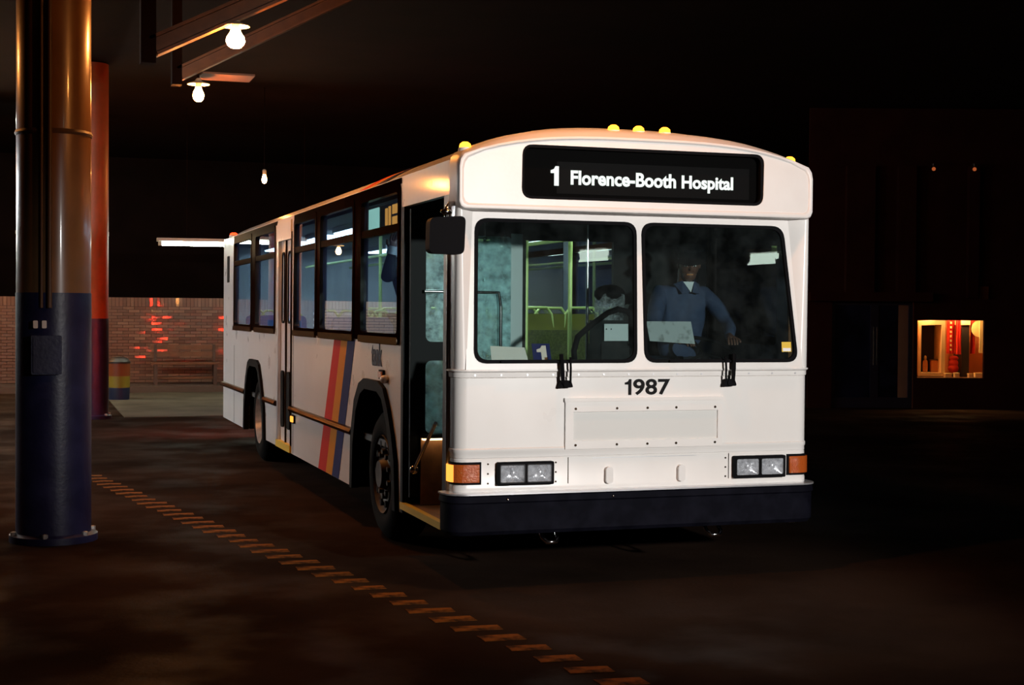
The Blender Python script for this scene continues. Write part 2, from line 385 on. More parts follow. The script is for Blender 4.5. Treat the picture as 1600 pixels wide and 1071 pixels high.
kb = MB().box(-16, 9, 0, 1.6, 0, .13); kerb = kb.build('trim_1', 'mortar'); kerb.location = (.5, WY-1.62, 0); kerb.rotation_euler = (0, 0, WROT)
tag(kerb, 'raised dark kerb at the foot of the brick wall', kind='structure')
# upper wall set back in the dark
ap = MB().box(-1.0, 7, 15.5, 22.7, 0, .012).build('trim_2', mat('worn_concrete', (.09, .075, .055), .8, spec=.1, noise=((.045, .035, .026), 1.2, .35, .7))); tag(ap, 'worn pale concrete apron before the brick wall', kind='structure')
uw = MB().box(-30, 40, 30, 30.3, 0, 5.6).build('wall_rear', 'ceil'); tag(uw, 'dark rear wall of the hall', kind='structure')

# ---- steel columns
def column(x, y, r, zsplit, top, name_label, fittings):
    e = empty('column', (x, y, 0)); tag(e, name_label, 'column', 'round painted columns')
    MB().lathe([(r, zsplit), (r, 5.58)], 48).build('upper_shaft', top, e, 40)
    MB().lathe([(r+.004, .06), (r+.004, zsplit)], 48).build('lower_shaft', 'colblue', e, 40)
    MB().lathe([(r+.05, 0), (r+.05, .05), (r+.01, .065)], 48).build('base_plate', 'colblue', e, 40)
    for k in range(6):
        a = k*math.pi/3+.3
        b = MB().lathe([(.022, 0), (.022, .03), (.01, .034)], 6); o = b.build('anchor_bolt', 'steel', e); o.location = ((r+.03)*math.cos(a), (r+.03)*math.sin(a), .05)
    if fittings:
        def P(ang, z, rr=0): return Vector(((r+rr)*math.sin(ang), -(r+rr)*math.cos(ang), z))
        th = -math.atan2(x-CAM.x, y-CAM.y)
        MB().cyl(P(-.12, 1.72, .018), P(-.12, 5.55, .018), .018, 10).build('conduit', 'conduit', e, 40)
        MB().cyl(P(-.33, 1.72, .012), P(-.33, 5.55, .012), .012, 10).build('conduit', 'conduit', e, 40)
        for zc in (3.0, 4.4): MB().lathe([(r+.006, zc-.018), (r+.012, zc), (r+.006, zc+.018)], 40).build('strap', 'conduit', e, 30)
        bx = MB().plate(rrect(-.105, .105, -.14, .14, .012), (), .07, lambda u, v, w: Vector((u-.055, -r-.06+w, 1.38+v))).build('junction_box', 'colblue', e)
        MB().plate(rrect(-.092, .092, -.127, .127, .012), (), .012, lambda u, v, w: Vector((u-.055, -r-.071+w, 1.38+v))).build('cover', 'colblue', bx)
        for dx in (-.13, -.07): MB().plate(rrect(-.016, .016, -.028, .028, .008), (), .03, lambda u, v, w: Vector((u+dx, -r-.02+w, 1.60+v))).build('outlet', 'paper', e)
    return e
col1 = column(-2.30, 2.75, .265, 1.83, 'coltop', 'thick round column, brown above and navy blue below, with junction box', True)
col2 = column(-1.52, 15.5, .27, 1.58, 'coltop2', 'farther round column, orange above and navy blue below, beside the trash can', False)

# ---- roof beams and rafters (parts of the ceiling)
def ibeam(a, b, h=.22, wdt=.16):
    a, b = Vector(a), Vector(b); d = (b-a).normalized(); sd = d.cross(Vector((0, 0, 1))).normalized(); up = sd.cross(d)
    mb = MB()
    for (u0, u1, v0, v1) in ((-wdt/2, wdt/2, -h/2, -h/2+.025), (-wdt/2, wdt/2, h/2-.025, h/2), (-.012, .012, -h/2, h/2)):
        vs = [p+sd*u+up*v for p in (a, b) for u, v in ((u0, v0), (u1, v0), (u1, v1), (u0, v1))]
        mb.add(vs, [(0, 1, 2, 3), (7, 6, 5, 4), (0, 4, 5, 1), (1, 5, 6, 2), (2, 6, 7, 3), (3, 7, 4, 0)])
    return mb.build('beam', 'beam', ce)
ibeam((-1.52, 3.62, 3.84), (1.2, 3.62, 5.22), .16, .16)
ibeam((-.98, 7.02, 4.17), (1.6, 7.02, 5.55), .14, .16)
MB().box(-.76, -.22, 6.86, 7.30, 4.165, 4.185).build('soffit_plate', 'beam', ce)
ibeam((-2.3, -6, 5.3), (-2.3, 30, 5.3), .3, .18)
MB().box(-1.62, -1.50, 3.54, 3.70, 3.70, 5.6).build('beam_post', 'ceil', ce); MB().box(-1.06, -.96, 6.94, 7.10, 4.05, 5.6).build('beam_post', 'ceil', ce)

# ---- bare bulb lamps
def bulb_lamp(loc, top, label, shade=True, scale=1):
    e = empty('bulb_lamp', loc); tag(e, label, 'lamp', 'bare orange bulbs under the canopy')
    MB().cyl((0, 0, .10), (0, 0, top-loc[2]), .006 if top > 5 else .012, 8).build('stem', 'ceil', e)
    MB().lathe([(.03, .075), (.034, .15), (.018, .17)], 16).build('socket', 'housing', e, 40)
    if shade: MB().lathe([(.034, .135), (.115, .105), (.117, .112), (.034, .145)], 24, close=True).build('shade', 'housing', e, 40)
    prof = [(.0005, -.075), (.03, -.068), (.05, -.045), (.058, -.012), (.052, .02), (.034, .055), (.028, .078)]
    MB().lathe([(r*scale, z) for r, z in prof], 20).build('bulb', 'bulb', e, 60)
bulb_lamp((-.86, 3.60, 3.94), 4.10, 'bare glowing bulb hung from the rafter by the brown column, biggest of the bulbs', True, 1.35)
bulb_lamp((-.787, 7.0, 3.963), 4.17, 'glowing bulb with a flat shade hung under the small soffit plate')
bulb_lamp((1.436, 17.0, 4.007), 5.6, 'single glowing bulb hanging high above the rear of the bus', False, .75)
bulb_lamp((-4.7, 5.2, 4.05), 5.6, 'bare glowing bulb over the platform on the far side of the brown column')
bulb_lamp((-2.46, 21.35, 3.17), 5.6, 'low hanging glowing bulb hidden behind the brown column')
bulb_lamp((.7, -.6, 3.95), 5.6, 'small glowing bulb hung over the nose of the bus', True, 1.0)
bulb_lamp((-3.6, 21.35, 3.0), 5.6, 'low hanging glowing bulb in front of the white brick wall')
bulb_lamp((-4.72, 17.35, 4.09), 5.6, 'high glowing bulb over the platform in front of the white brick wall')

# ---- fluorescent fittings
def fluor(loc, rz, L, top, label, mt='tube', n=2, gap=.11, rad=.027):
    e = empty('fluorescent_light', loc, rz); tag(e, label, 'lamp', 'fluorescent ceiling lights')
    MB().box(-L/2-.08, L/2+.08, -gap/2-.1, gap/2+.1, .05, .11).build('housing', 'housing', e)
    for s_ in (-1, 1): MB().box(s_*(L/2+.02)-.03, s_*(L/2+.02)+.03, -gap/2-.04, gap/2+.04, -.03, .05).build('end_cap', 'housing', e)
    for k in range(n): y = (k-(n-1)/2)*gap; MB().cyl((-L/2+.0, y, 0), (L/2, y, 0), rad, 12).build('tube', mt, e, 40)
    for s_ in (-1, 1): MB().cyl((s_*L*.35, 0, .11), (s_*L*.35, 0, top-loc[2]), .005, 6).build('hanger', 'ceil', e)
fluor((1.55, 20.0, 2.985), R(-3), 3.2, 5.6, 'long lit fluorescent fitting beyond the rear of the bus')
for x, L_, lb in ((-1.84, 1.5, 'lit fluorescent fitting hidden behind the two columns'), (-4.75, 2.4, 'lit fluorescent fitting over the start of the white brick wall'), (-7.6, 2.4, 'lit fluorescent fitting over the middle of the white brick wall'), (-11, 2.4, 'lit fluorescent fitting over the far end of the white brick wall')): fluor((x, 20.0, 5.2 if -5 < x < -4 else 3.06), R(-3), L_, 5.6, lb)
for x, y, lb in ((-6.8, 13.6, 'lit fluorescent fitting over the platform opposite the rear of the bus'), (-6.8, 9.6, 'lit fluorescent fitting over the platform opposite the rear bus door')): fluor((x, y, 3.25), R(90), 2.4, 5.6, lb, 'tubeplat')
for x, lb in ((5.8, 'short twin tube fitting ahead of the bus, nearer the kerb'), (8.7, 'short twin tube fitting ahead of the bus, farther from the kerb')): fluor((x, -12.0, 5.05), R(20), .45, 5.6, lb, 'tubefront', 2, .35, .05)

# ---- bench and trash can by the wall
be = empty('bench', (.76, 23.55, .0), WROT); tag(be, 'long varnished wooden bench standing against the brick wall', 'bench')
for k in range(3): MB().box(-.72, .72, -.22+.145*k, -.22+.145*k+.125, .44, .48).build('seat_slat', 'bench', be)
for k in range(2): MB().box(-.72, .72, .24, .27, .60+.15*k, .70+.15*k).build('back_slat', 'bench', be)
for s_ in (-1, 1):
    for y in (-.17, .2): MB().box(s_*.62-.035, s_*.62+.035, y-.03, y+.03, 0, .44).build('leg', 'dkwood', be)
    MB().box(s_*.62-.03, s_*.62+.03, .21, .24, .40, .86).build('back_post', 'dkwood', be)
MB().box(-.6, .6, -.02, .02, .12, .17).build('stretcher', 'bench', be)
be.location.z = .13
tc = empty('trash_can', (-.80, 20.4, 0)); tag(tc, 'round trash can banded orange, yellow and blue beside the orange column', 'trash can')
MB().lathe([(.19, 0), (.195, .02), (.2, .24)], 28).build('blue_band', 'binblue', tc, 40)
MB().lathe([(.2, .24), (.205, .46)], 28).build('yellow_band', 'binyellow', tc, 40)
MB().lathe([(.205, .46), (.21, .70), (.19, .72)], 28).build('orange_band', 'binorange', tc, 40)
MB().lathe([(.215, .70), (.215, .735), (.16, .80), (.05, .83)], 28).build('lid', 'shopdark', tc, 40)

# ================================================================== THE BUS
W, L = 2.44, 11.15
bus = empty('transit_bus', (0, 0, 0)); tag(bus, 'white city bus with red, orange and blue slanted stripes and lit route sign', 'bus')
def sx(z): return 0 if z < 1.5 else (z-1.5)*.004
def left(u, v, w): return Vector((sx(v)+w, u, v))
def right(u, v, w): return Vector((W-sx(v)-w, u, v))
FA = [(2.93, .30), (2.90, .70), (2.78, .98), (2.62, 1.12), (2.45, 1.165), (2.0, 1.165), (1.84, 1.12), (1.70, .98), (1.58, .80), (1.50, .62), (1.46, .30)]
RA = [(9.03, .30), (9.0, .62), (8.86, .90), (8.70, 1.08), (8.55, 1.125), (8.05, 1.125), (7.90, 1.08), (7.74, .90), (7.55, .62), (7.50, .30)]
WINS = [(1.44, 2.70), (2.945, 4.375), (4.56, 5.69), (6.865, 8.27), (8.57, 10.07)]
WZ0, WZ1, WMID = 1.555, 2.59, 2.305
def side(fm, doors, wins, name):
    y0 = 1.39 if doors else .17
    out = [(y0, .30), (y0, 2.655), (L-.02, 2.655), (L-.02, .30)]+RA+FA
    holes = [rrect(a-.005, b+.005, WZ0-.065, WZ1+.01, .06) for a, b in wins]
    if doors: holes.append([(5.86, .36), (6.68, .36), (6.68, 2.47), (5.86, 2.47)])
    return MB().plate(out, holes, .045, fm, .28).build(name, 'white', bus)
sideL = side(left, True, WINS, 'side_panel')
WINR = [(.35, 1.45), (1.60, 2.80), (2.95, 4.375), (4.56, 5.9), (6.05, 7.3), (7.45, 8.7), (8.85, 10.07)]
sideR = side(right, False, WINR, 'side_panel')
MB().plate([(.17, 2.44), (1.39, 2.44), (1.39, 2.655), (.17, 2.655)], (), .045, left, .2).build('door_header', 'white', bus)
MB().plate([(.16, .56), (.30, .56), (.30, 2.45), (.16, 2.45)], (), .05, left).build('corner_post', 'navy', bus)
MB().tube([left(.155, z, -.006) for z in (.56, 1.2, 1.5, 2.0, 2.36)], .014, 10).build('corner_trim', 'alu', bus, 40)
MB().plate([(1.33, .30), (1.40, .30), (1.40, 2.45), (1.33, 2.45)], (), .06, left).build('door_post', 'dark', bus)
# seam and panel joints on the kerb side
for (a, z0, z1) in ((10.05, .31, 1.28), (5.75, .31, 1.5)):
    MB().plate([(a, z0), (a+.012, z0), (a+.012, z1), (a, z1)], (), .002, lambda u, v, w: left(u, v, w-.002)).build('panel_seam', 'frame', sideL)
# stripes
def quad_plate(name, mtl, p, off=.003, par=None):
    return MB().plate(p, (), .0025, lambda u, v, w: left(u, v, w-off), 0).build(name, mtl, par or sideL)
def stripe(name, mtl, t0, t1, b0, b1): return quad_plate(name, mtl, [(b1, .302), (t1, 1.487), (t0, 1.487), (b0, .302)])
stripe('red_stripe', 'red', 3.715, 3.43, 4.42, 4.07); stripe('orange_stripe', 'orange', 3.43, 3.17, 4.07, 3.80); stripe('blue_stripe', 'blue', 3.17, 2.885, 3.80, 3.52)
text_mesh('logo_lettering', 'tank', 'logo', sideL, lambda u, v, w: left(-u, v, w-.004), (-2.30, -1.95, 1.30, 1.48), .03)
# windows
def window(fm, a, b, label=None, single=False):
    fr = MB(); fr.plate(rrect(a-.02, b+.02, WZ0-.085, WZ1+.025, .07), [rrect(a+.035, b-.035, WZ0-.005, WZ1-.035, .05)], .05, lambda u, v, w: fm(u, v, w-.012))
    f = fr.build('window_frame', 'frame', bus)
    MB().plate([(a+.03, WMID-.028), (b-.03, WMID-.028), (b-.03, WMID+.028), (a+.03, WMID+.028)], (), .045, lambda u, v, w: fm(u, v, w-.008)).build('divider_bar', 'frame', f)
    for z0, z1, n in ((WZ0-.01, WMID-.02, 'lower_pane'), (WMID+.02, WZ1-.03, 'upper_pane')):
        MB().plate([(a+.03, z0), (b-.03, z0), (b-.03, z1), (a+.03, z1)], (), .005, lambda u, v, w: fm(u, v, w+.012)).build(n, 'glass', f)
    MB().plate(rrect(a-.01, b+.01, WZ0-.082, WZ0-.03, .02), (), .02, lambda u, v, w: fm(u, v, w-.022)).build('sill', 'rail', f)
    return f
for a, b in WINS: window(left, a, b)
for a, b in WINR: window(right, a, b)
# posts between windows
for a, b in ((2.70, 2.945), (4.375, 4.56), (8.27, 8.57)):
    MB().plate([(a+.025, 1.49), (b-.025, 1.49), (b-.025, 2.62), (a+.025, 2.62)], (), .006, lambda u, v, w: left(u, v, w-.007)).build('window_post', 'frame', bus)
# rear exit door
dz0, dz1 = .375, 2.43
for (a, b) in ((6.29, 6.62), (5.90, 6.25)):
    df = MB().plate([(a, dz0), (b, dz0), (b, dz1), (a, dz1)], [rrect(a+.10, b-.10, 1.60, 2.30, .05)], .04, lambda u, v, w: left(u, v, w+.02)).build('exit_door_leaf', 'white', bus)
    MB().plate(rrect(a+.10, b-.10, 1.60, 2.30, .05), (), .006, lambda u, v, w: left(u, v, w+.035)).build('pane', 'glass', df)
    MB().plate(rrect(a+.085, b-.085, 1.585, 2.315, .06), [rrect(a+.105, b-.105, 1.605, 2.295, .05)], .012, lambda u, v, w: left(u, v, w+.01)).build('gasket', 'black', df)
    MB().plate(rrect(a+.09, b-.09, .52, 1.10, .06), (), .02, lambda u, v, w: left(u, v, w+.002)).build('kick_pad', 'black', df)
MB().plate([(6.25, dz0), (6.29, dz0), (6.29, dz1), (6.25, dz1)], (), .05, lambda u, v, w: left(u, v, w+.005)).build('door_edge_seal', 'frame', bus)
MB().plate([(6.62, dz0), (6.70, dz0), (6.70, 2.5), (6.62, 2.5)], (), .05, lambda u, v, w: left(u, v, w-.012)).build('exit_door_post', 'alu', bus)
MB().plate([(5.84, dz0), (5.90, dz0), (5.90, 2.5), (5.84, 2.5)], (), .05, lambda u, v, w: left(u, v, w-.008)).build('exit_door_post', 'frame', bus)
MB().plate([(5.86, 2.43), (6.68, 2.43), (6.68, 2.62), (5.86, 2.62)], (), .05, lambda u, v, w: left(u, v, w-.014)).build('exit_door_header', 'white', bus)
MB().box(-.02, .06, 5.86, 6.70, .305, .375).build('exit_step_edge', 'yellowstep', bus)
# rub rails
for a, b in ((2.92, 5.84), (6.72, 7.52), (9.0, L-.01)):
    MB().loft([[Vector((x, y, z)) for x, z in ((.002, .775), (-.03, .77), (-.042, .745), (-.03, .72), (.002, .715))] for y in (a, b)], closed=True, cap=True).build('rub_rail', 'rail', bus, 50)
    MB().loft([[Vector((W-x, y, z)) for x, z in ((.002, .775), (-.03, .77), (-.042, .745), (-.03, .72), (.002, .715))] for y in (a, b)], closed=True, cap=True).build('rub_rail', 'rail', bus, 50)
def small_lamp(name, y, z, mtl, w_=.05, h_=.05):
    b = MB().plate(rrect(y-w_, y+w_, z-h_, z+h_, .015), (), .02, lambda u, v, w: left(u, v, w-.018)).build(name, 'black', bus)
    MB().plate(rrect(y-w_+.015, y+w_-.015, z-h_+.012, z+h_-.012, .012), (), .012, lambda u, v, w: left(u, v, w-.028)).build('lens', mtl, b)
small_lamp('side_marker_lamp', 5.70, .652, 'ambersoft', .08, .04)
small_lamp('side_turn_lamp', 1.93, 1.245, 'amberlens', .07, .035)
MB().ball((-.02, 1.80, 1.215), .035, 12, (1, 1.3, .9)).build('door_valve_cap', 'white2', bus, 60)
MB().plate(rrect(10.55, 10.75, 2.08, 2.42, .02), (), .01, lambda u, v, w: left(u, v, w-.006)).build('vent_grille', 'black', bus)
# wheel arches and wheels
def arch(prof, fm):
    inn = prof; c = Vector((sum(p[0] for p in prof)/len(prof), .6))
    outp = [(c.x+(p[0]-c.x)*1.045, p[1]+(.03 if p[1] > .5 else 0)) for p in inn]; inn2 = [(c.x+(p[0]-c.x)*.93, p[1]-(.05 if p[1] > .5 else 0)) for p in inn]
    MB().plate(outp+list(reversed(inn2)), (), .06, lambda u, v, w: fm(u, v, w-.03)).build('wheel_arch', 'black', bus)
    well = MB().loft([[fm(p[0], p[1], w_) for p in inn] for w_ in (.02, .62)]); well.build('wheel_well', 'black', bus)
for fm in (left, right): arch(FA, fm); arch(RA, fm)
def wheel(y, flip, dual):
    x0 = W if flip else 0; sgn = -1 if flip else 1
    m = Matrix.Translation((x0+sgn*.05, y, .49)) @ Matrix.Rotation(sgn*math.pi/2, 4, 'Y')
    wd = .56 if dual else .27
    ty = MB().lathe([(.29, .01), (.33, -.015), (.42, -.01), (.465, .02), (.49, .05), (.49, wd-.05), (.465, wd-.02), (.33, wd), (.29, wd-.02)], 40, m, close=True).build('wheel', 'tyre', bus, 40)
    if dual: prof = [(.0, .20), (.13, .19), (.16, .205), (.19, .17), (.24, .10), (.275, .02), (.292, -.012), (.296, .01), (.28, .05), (.2, .24), (.0, .26)]
    else: prof = [(.0, -.03), (.10, -.035), (.12, .02), (.17, .03), (.215, .012), (.25, .04), (.275, .02), (.292, -.012), (.296, .01), (.28, .05), (.2, .09), (.0, .09)]
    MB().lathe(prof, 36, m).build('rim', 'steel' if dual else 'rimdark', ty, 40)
    for k in range(10):
        a = 2*math.pi*k/10; zz = .155 if dual else .0
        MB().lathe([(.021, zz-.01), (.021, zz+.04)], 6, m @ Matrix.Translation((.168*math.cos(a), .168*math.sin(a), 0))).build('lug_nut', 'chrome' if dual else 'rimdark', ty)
    if not dual:
        for k in range(10):
            a = 2*math.pi*(k+.5)/10
            MB().lathe([(.026, -.002), (.026, .03)], 12, m @ Matrix.Translation((.232*math.cos(a), .232*math.sin(a), 0))).build('hand_hole', 'black', ty)
for f_ in (False, True): wheel(2.12, f_, False); wheel(8.22, f_, True)
MB().box(.62, W-.62, .9, L-.4, .22, .40).build('chassis', 'black', bus)
MB().cyl((.4, 2.12, .49), (W-.4, 2.12, .49), .06).build('axle', 'black', bus); MB().cyl((.4, 8.22, .49), (W-.4, 8.22, .49), .08).build('axle', 'black', bus)
# roof
def rsec(y, zs, crown, x0, edge=.05, n=22):
    pts = []
    for k in range(n+1):
        s_ = -1+2*k/n; a = abs(s_); pts.append(Vector((W/2+s_*(W/2-x0-edge*.7), y, zs+edge+(crown-zs-edge)*(1-a**3.0))))
    return [Vector((x0-.012, y, zs-.02)), Vector((x0-.014, y, zs)), Vector((x0+edge*.12, y, zs+edge*.6))]+pts+[Vector((W-x0-edge*.12, y, zs+edge*.6)), Vector((W-x0+.014, y, zs)), Vector((W-x0+.012, y, zs-.02))]
roof = MB().loft([rsec(.06, 2.64, 2.84, .055), rsec(.16, 2.64, 2.885, .055), rsec(.32, 2.64, 2.915, .055), rsec(.6, 2.64, 2.93, .055), rsec(L-.35, 2.64, 2.93, .055), rsec(L-.1, 2.63, 2.90, .06), rsec(L, 2.60, 2.80, .08)], cap=True).build('roof', 'white', bus, 35)
for a, b, mtl, nm in ((2.74, 3.04, 'red', 'red_stripe'), (2.46, 2.74, 'orange', 'orange_stripe'), (2.18, 2.46, 'blue', 'blue_stripe')):
    s0 = rsec(0, 2.643, 2.935, .052)[1:9]
    MB().loft([[Vector((p.x-.002, y, p.z+.002)) for p in s0] for y in (a, b)]).build(nm, mtl, roof, 40)
MB().tube([(.052, y, 2.655) for y in (.2, 4, 8, L-.1)], .014, 8).build('drip_rail', 'rail', bus, 40)
# rear face
MB().plate(rrect(.02, W-.02, .32, 2.62, .06), (), .05, lambda u, v, w: Vector((u, L-.05+w, v))).build('rear_panel', 'white', bus)
MB().box(.1, W-.1, L-.02, L+.12, .34, .58).build('rear_bumper', 'bumper', bus)
for x in (.16, W-.16):
    b = MB().plate(rrect(x-.07, x+.07, .98, 1.32, .02), (), .03, lambda u, v, w: Vector((u, L+w, v))).build('tail_lamp', 'black', bus)
    MB().plate(rrect(x-.055, x+.055, .995, 1.305, .02), (), .01, lambda u, v, w: Vector((u, L+.03+w, v))).build('lens', 'tail', b)
# roof marker lamps
def marker(x, y, z, mtl, sc=1.0, stand='frame'):
    b = MB().lathe([(.045*sc, -.03), (.042*sc, .012)], 16, Matrix.Translation((x, y, z))).build('marker_lamp', 'white2', bus, 40)
    MB().lathe([(.036*sc, .0), (.038*sc, .015), (.034*sc, .035), (.018*sc, .048), (.001, .05)], 16, Matrix.Translation((x, y, z))).build('lens', mtl, b, 60)
for x, z in ((1.10, 2.873), (1.275, 2.873), (1.46, 2.873)): marker(x, .18, z, 'amber')
marker(.09, .13, 2.715, 'amber'); marker(W-.09, .13, 2.712, 'amber')
marker(.12, L-.12, 2.70, 'redlamp', 1.4)

# ---- front
RC = .075
def frontmap(u, v, w):
    if u < 0: y = RC-u; x = 0
    elif u > W: y = RC+(u-W); x = W
    else:
        e = min(u, W-u); x = u; y = 0 if e > RC else RC-math.sqrt(max(0, RC*RC-(RC-e)**2))
    n = Vector((0, 1, 0)) if .0 < min(u, W-u) and min(u, W-u) > RC else (Vector((RC-min(u, W-u) if min(u, W-u) > 0 else 1, max(0, RC-y) if min(u, W-u) > 0 else 0, 0)).normalized() if u < W/2 else Vector((-(RC-min(u, W-u)) if min(u, W-u) > 0 else -1, max(0, RC-y) if min(u, W-u) > 0 else 0, 0)).normalized())
    return Vector((x, y, v))+n*w
US = [-.085, 0, .006, .015, .03, .05, .075]
US = US+[W/2-.4, W/2, W/2+.4]+[W-u for u in reversed(US)]
def front_strip(profile, name, mtl, par=bus, sm=35):
    """profile: list of (z, outward offset); swept round the front corners"""
    secs = [[frontmap(u, z, -d) for z, d in profile] for u in US]
    return MB().loft(secs).build(name, mtl, par, sm)
fp = front_strip([(.59, -.04), (.59, 0), (.605, .004), (.63, .004), (.64, 0), (.80, 0), (.805, -.004), (.81, 0), (.835, .0), (.845, .006), (.862, .006), (.868, 0), (1.30, 0), (1.303, -.004), (1.308, -.03)], 'front_panel', 'white')
front_strip([(1.30, -.02), (1.306, .006), (1.335, .008), (1.345, .02), (1.353, .02), (1.358, .0), (1.362, -.03)], 'belt_moulding', 'white')
def wy(v): return -.012+.09*(v-1.39)/.9
def wmap(u, v, w): return Vector((u, wy(v)+w, v))
PL = [(.111, 1.392), (1.197, 1.392), (1.222, 2.292), (.138, 2.292)]; PR = [(1.246, 1.392), (2.350, 1.392), (2.275, 2.292), (1.254, 2.292)]
MB().plate([(.06, 1.35), (W-.06, 1.35), (W-.10, 2.38), (.10, 2.38)], [rquad(PL, .085, 6), rquad(PR, .085, 6)], .03, wmap).build('windscreen_surround', 'white2', bus)
for P_ in (PL, PR):
    c = Vector((sum(p[0] for p in P_)/4, sum(p[1] for p in P_)/4)); inn = [tuple(c+(Vector(p)-c)*Vector((1, 1))-Vector((math.copysign(.022, p[0]-c.x), math.copysign(.022, p[1]-c.y)))) for p in P_]
    g = MB().plate(rquad(P_, .085, 6), [rquad(inn, .075, 6)], .026, lambda u, v, w: wmap(u, v, w-.006)).build('windscreen_gasket', 'black', bus)
    MB().plate(rquad(inn, .075, 6), (), .006, lambda u, v, w: wmap(u, v, w+.006)).build('windscreen_pane', 'wind', g)
# windscreen cheeks and pillars
def cheek(mx):
    def X(x): return W-x if mx else x
    b = [(0, .18), (0, .05), (.008, .022), (.022, .006), (.05, -.004), (.075, -.004), (.10, -.014)]
    t = [(0, .18), (0, .05), (.006, .018), (.014, .004), (.028, -.004), (.04, .004), (.128, .085)]
    MB().loft([[Vector((X(x), y, z)) for x, y in q] for q, z in ((b, 1.355), (t, 2.36))]).build('pillar', 'white', bus, 40)
cheek(False); cheek(True)
# sign cap
def arcz(x, zs, cr): return zs+(cr-zs)*(1-abs((x-W/2)/(W/2-.03))**3.2) if abs(x-W/2) < W/2-.03 else zs
def capsec(y, ins, zs, cr, zb):
    pts = [(ins+.035, zb), (ins+.012, zb+.012), (ins, zb+.04), (ins, zs-.06), (ins+.008, zs-.02), (ins+.03, zs+.012)]
    n = 22
    for k in range(1, n): x = ins+.03+(W-2*ins-.06)*k/n; pts.append((x, arcz(x, zs+.012, cr)))
    pts += [(W-x, z) for x, z in reversed(pts[:6])]
    return [Vector((x, y, z)) for x, z in pts]
FY = -.028
secs = [capsec(.17, .0, 2.685, 2.885, 2.338), capsec(.08, 0, 2.68, 2.868, 2.338), capsec(.02, 0, 2.675, 2.845, 2.338), capsec(-.012, .001, 2.668, 2.825, 2.336), capsec(FY-.006, .008, 2.662, 2.815, 2.344), capsec(FY-.010, .020, 2.652, 2.802, 2.358), capsec(FY-.004, .034, 2.642, 2.794, 2.372), capsec(FY+.004, .038, 2.638, 2.790, 2.376)]
cap = MB().loft(secs, closed=True).build('sign_cap', 'white2', bus, 45)
sign_hole = rquad([(.408, 2.412), (2.072, 2.412), (2.078, 2.748), (.412, 2.748)], .07, 6)
inner = [(p.x, p.z) for p in capsec(0, .036, 2.640, 2.792, 2.374)]
MB().plate(inner, [sign_hole], .03, lambda u, v, w: Vector((u, FY+w, v)), .2).build('sign_cap_face', 'white2', bus)
MB().box(.02, W-.02, .04, .16, 2.335, 2.352).build('cap_underside', 'white2', bus)
# route sign
sg = MB().plate([(.38, 2.39), (2.10, 2.39), (2.10, 2.79), (.38, 2.79)], (), .05, lambda u, v, w: Vector((u, .035+w, v))).build('route_sign', 'signback', bus)
MB().plate(rquad([(.408, 2.412), (2.072, 2.412), (2.078, 2.748), (.412, 2.748)], .07, 6), [rrect(.425, 2.055, 2.43, 2.73, .05, 6)], .04, lambda u, v, w: Vector((u, FY+.004+w, v))).build('sign_gasket', 'black', sg)
MB().plate(rrect(.42, 2.06, 2.425, 2.735, .05, 6), (), .004, lambda u, v, w: Vector((u, -.004+w, v))).build('sign_glass', 'signglass', sg)
sgm = lambda u, v, w: Vector((u, .0325+w, v))
MB().box(.66, 2.0, .033, .035, 2.455, 2.655).build('sign_roll', 'roll', sg)
sgm2 = lambda u, v, w: Vector((u, .028+w, v))
digit_one('route_number', 'signtext', sg, sgm2, (.618, .672, 2.503, 2.625))
for t_, u0, u1, v0, v1 in (('Florence-Booth', .752, 1.475, 2.512, 2.603), ('Hospital', 1.515, 1.882, 2.488, 2.598)):
    text_mesh('route_name', t_, 'signtext', sg, sgm2, (u0, u1, v0, v1), .032)
# fleet number
fnm = lambda u, v, w: Vector((u, -.003+w, v))
text_mesh('fleet_number', '987', 'ink', fp, fnm, (1.175, 1.432, 1.186, 1.289), .022)
MB().plate([(1.117+(x-.12)/.68*.046, 1.187+y*.101) for x, y in [(.48, 0), (.80, 0), (.80, 1), (.56, 1), (.44, .86), (.12, .78), (.12, .66), (.48, .66)]], (), .002, fnm).build('fleet_number', 'ink', fp)
# advertising frame
af = MB().plate([(.712, .851), (1.80, .851), (1.80, 1.150), (.712, 1.150)], [[(.765, .902), (1.765, .902), (1.765, 1.085), (.765, 1.085)]], .016, lambda u, v, w: Vector((u, -.016+w, v))).build('advert_frame', 'white', bus)
MB().plate([(.76, .898), (1.77, .898), (1.77, 1.09), (.76, 1.09)], (), .003, lambda u, v, w: Vector((u, -.005+w, v))).build('advert_panel', mat('advert_backing', (.64, .635, .61), .5), af)
MB().plate([(.706, 1.150), (1.806, 1.150), (1.806, 1.172), (.706, 1.172)], (), .022, lambda u, v, w: Vector((u, -.022+w, v))).build('top_lip', 'white', af)
for x in (.78, 1.06, 1.27, 1.47, 1.745):
    for z in (.876, 1.105):
        MB().lathe([(.008, 0), (.008, .004)], 8, Matrix.Translation((x, -.016, z)) @ Matrix.Rotation(math.pi/2, 4, 'X')).build('screw', 'frame', af)
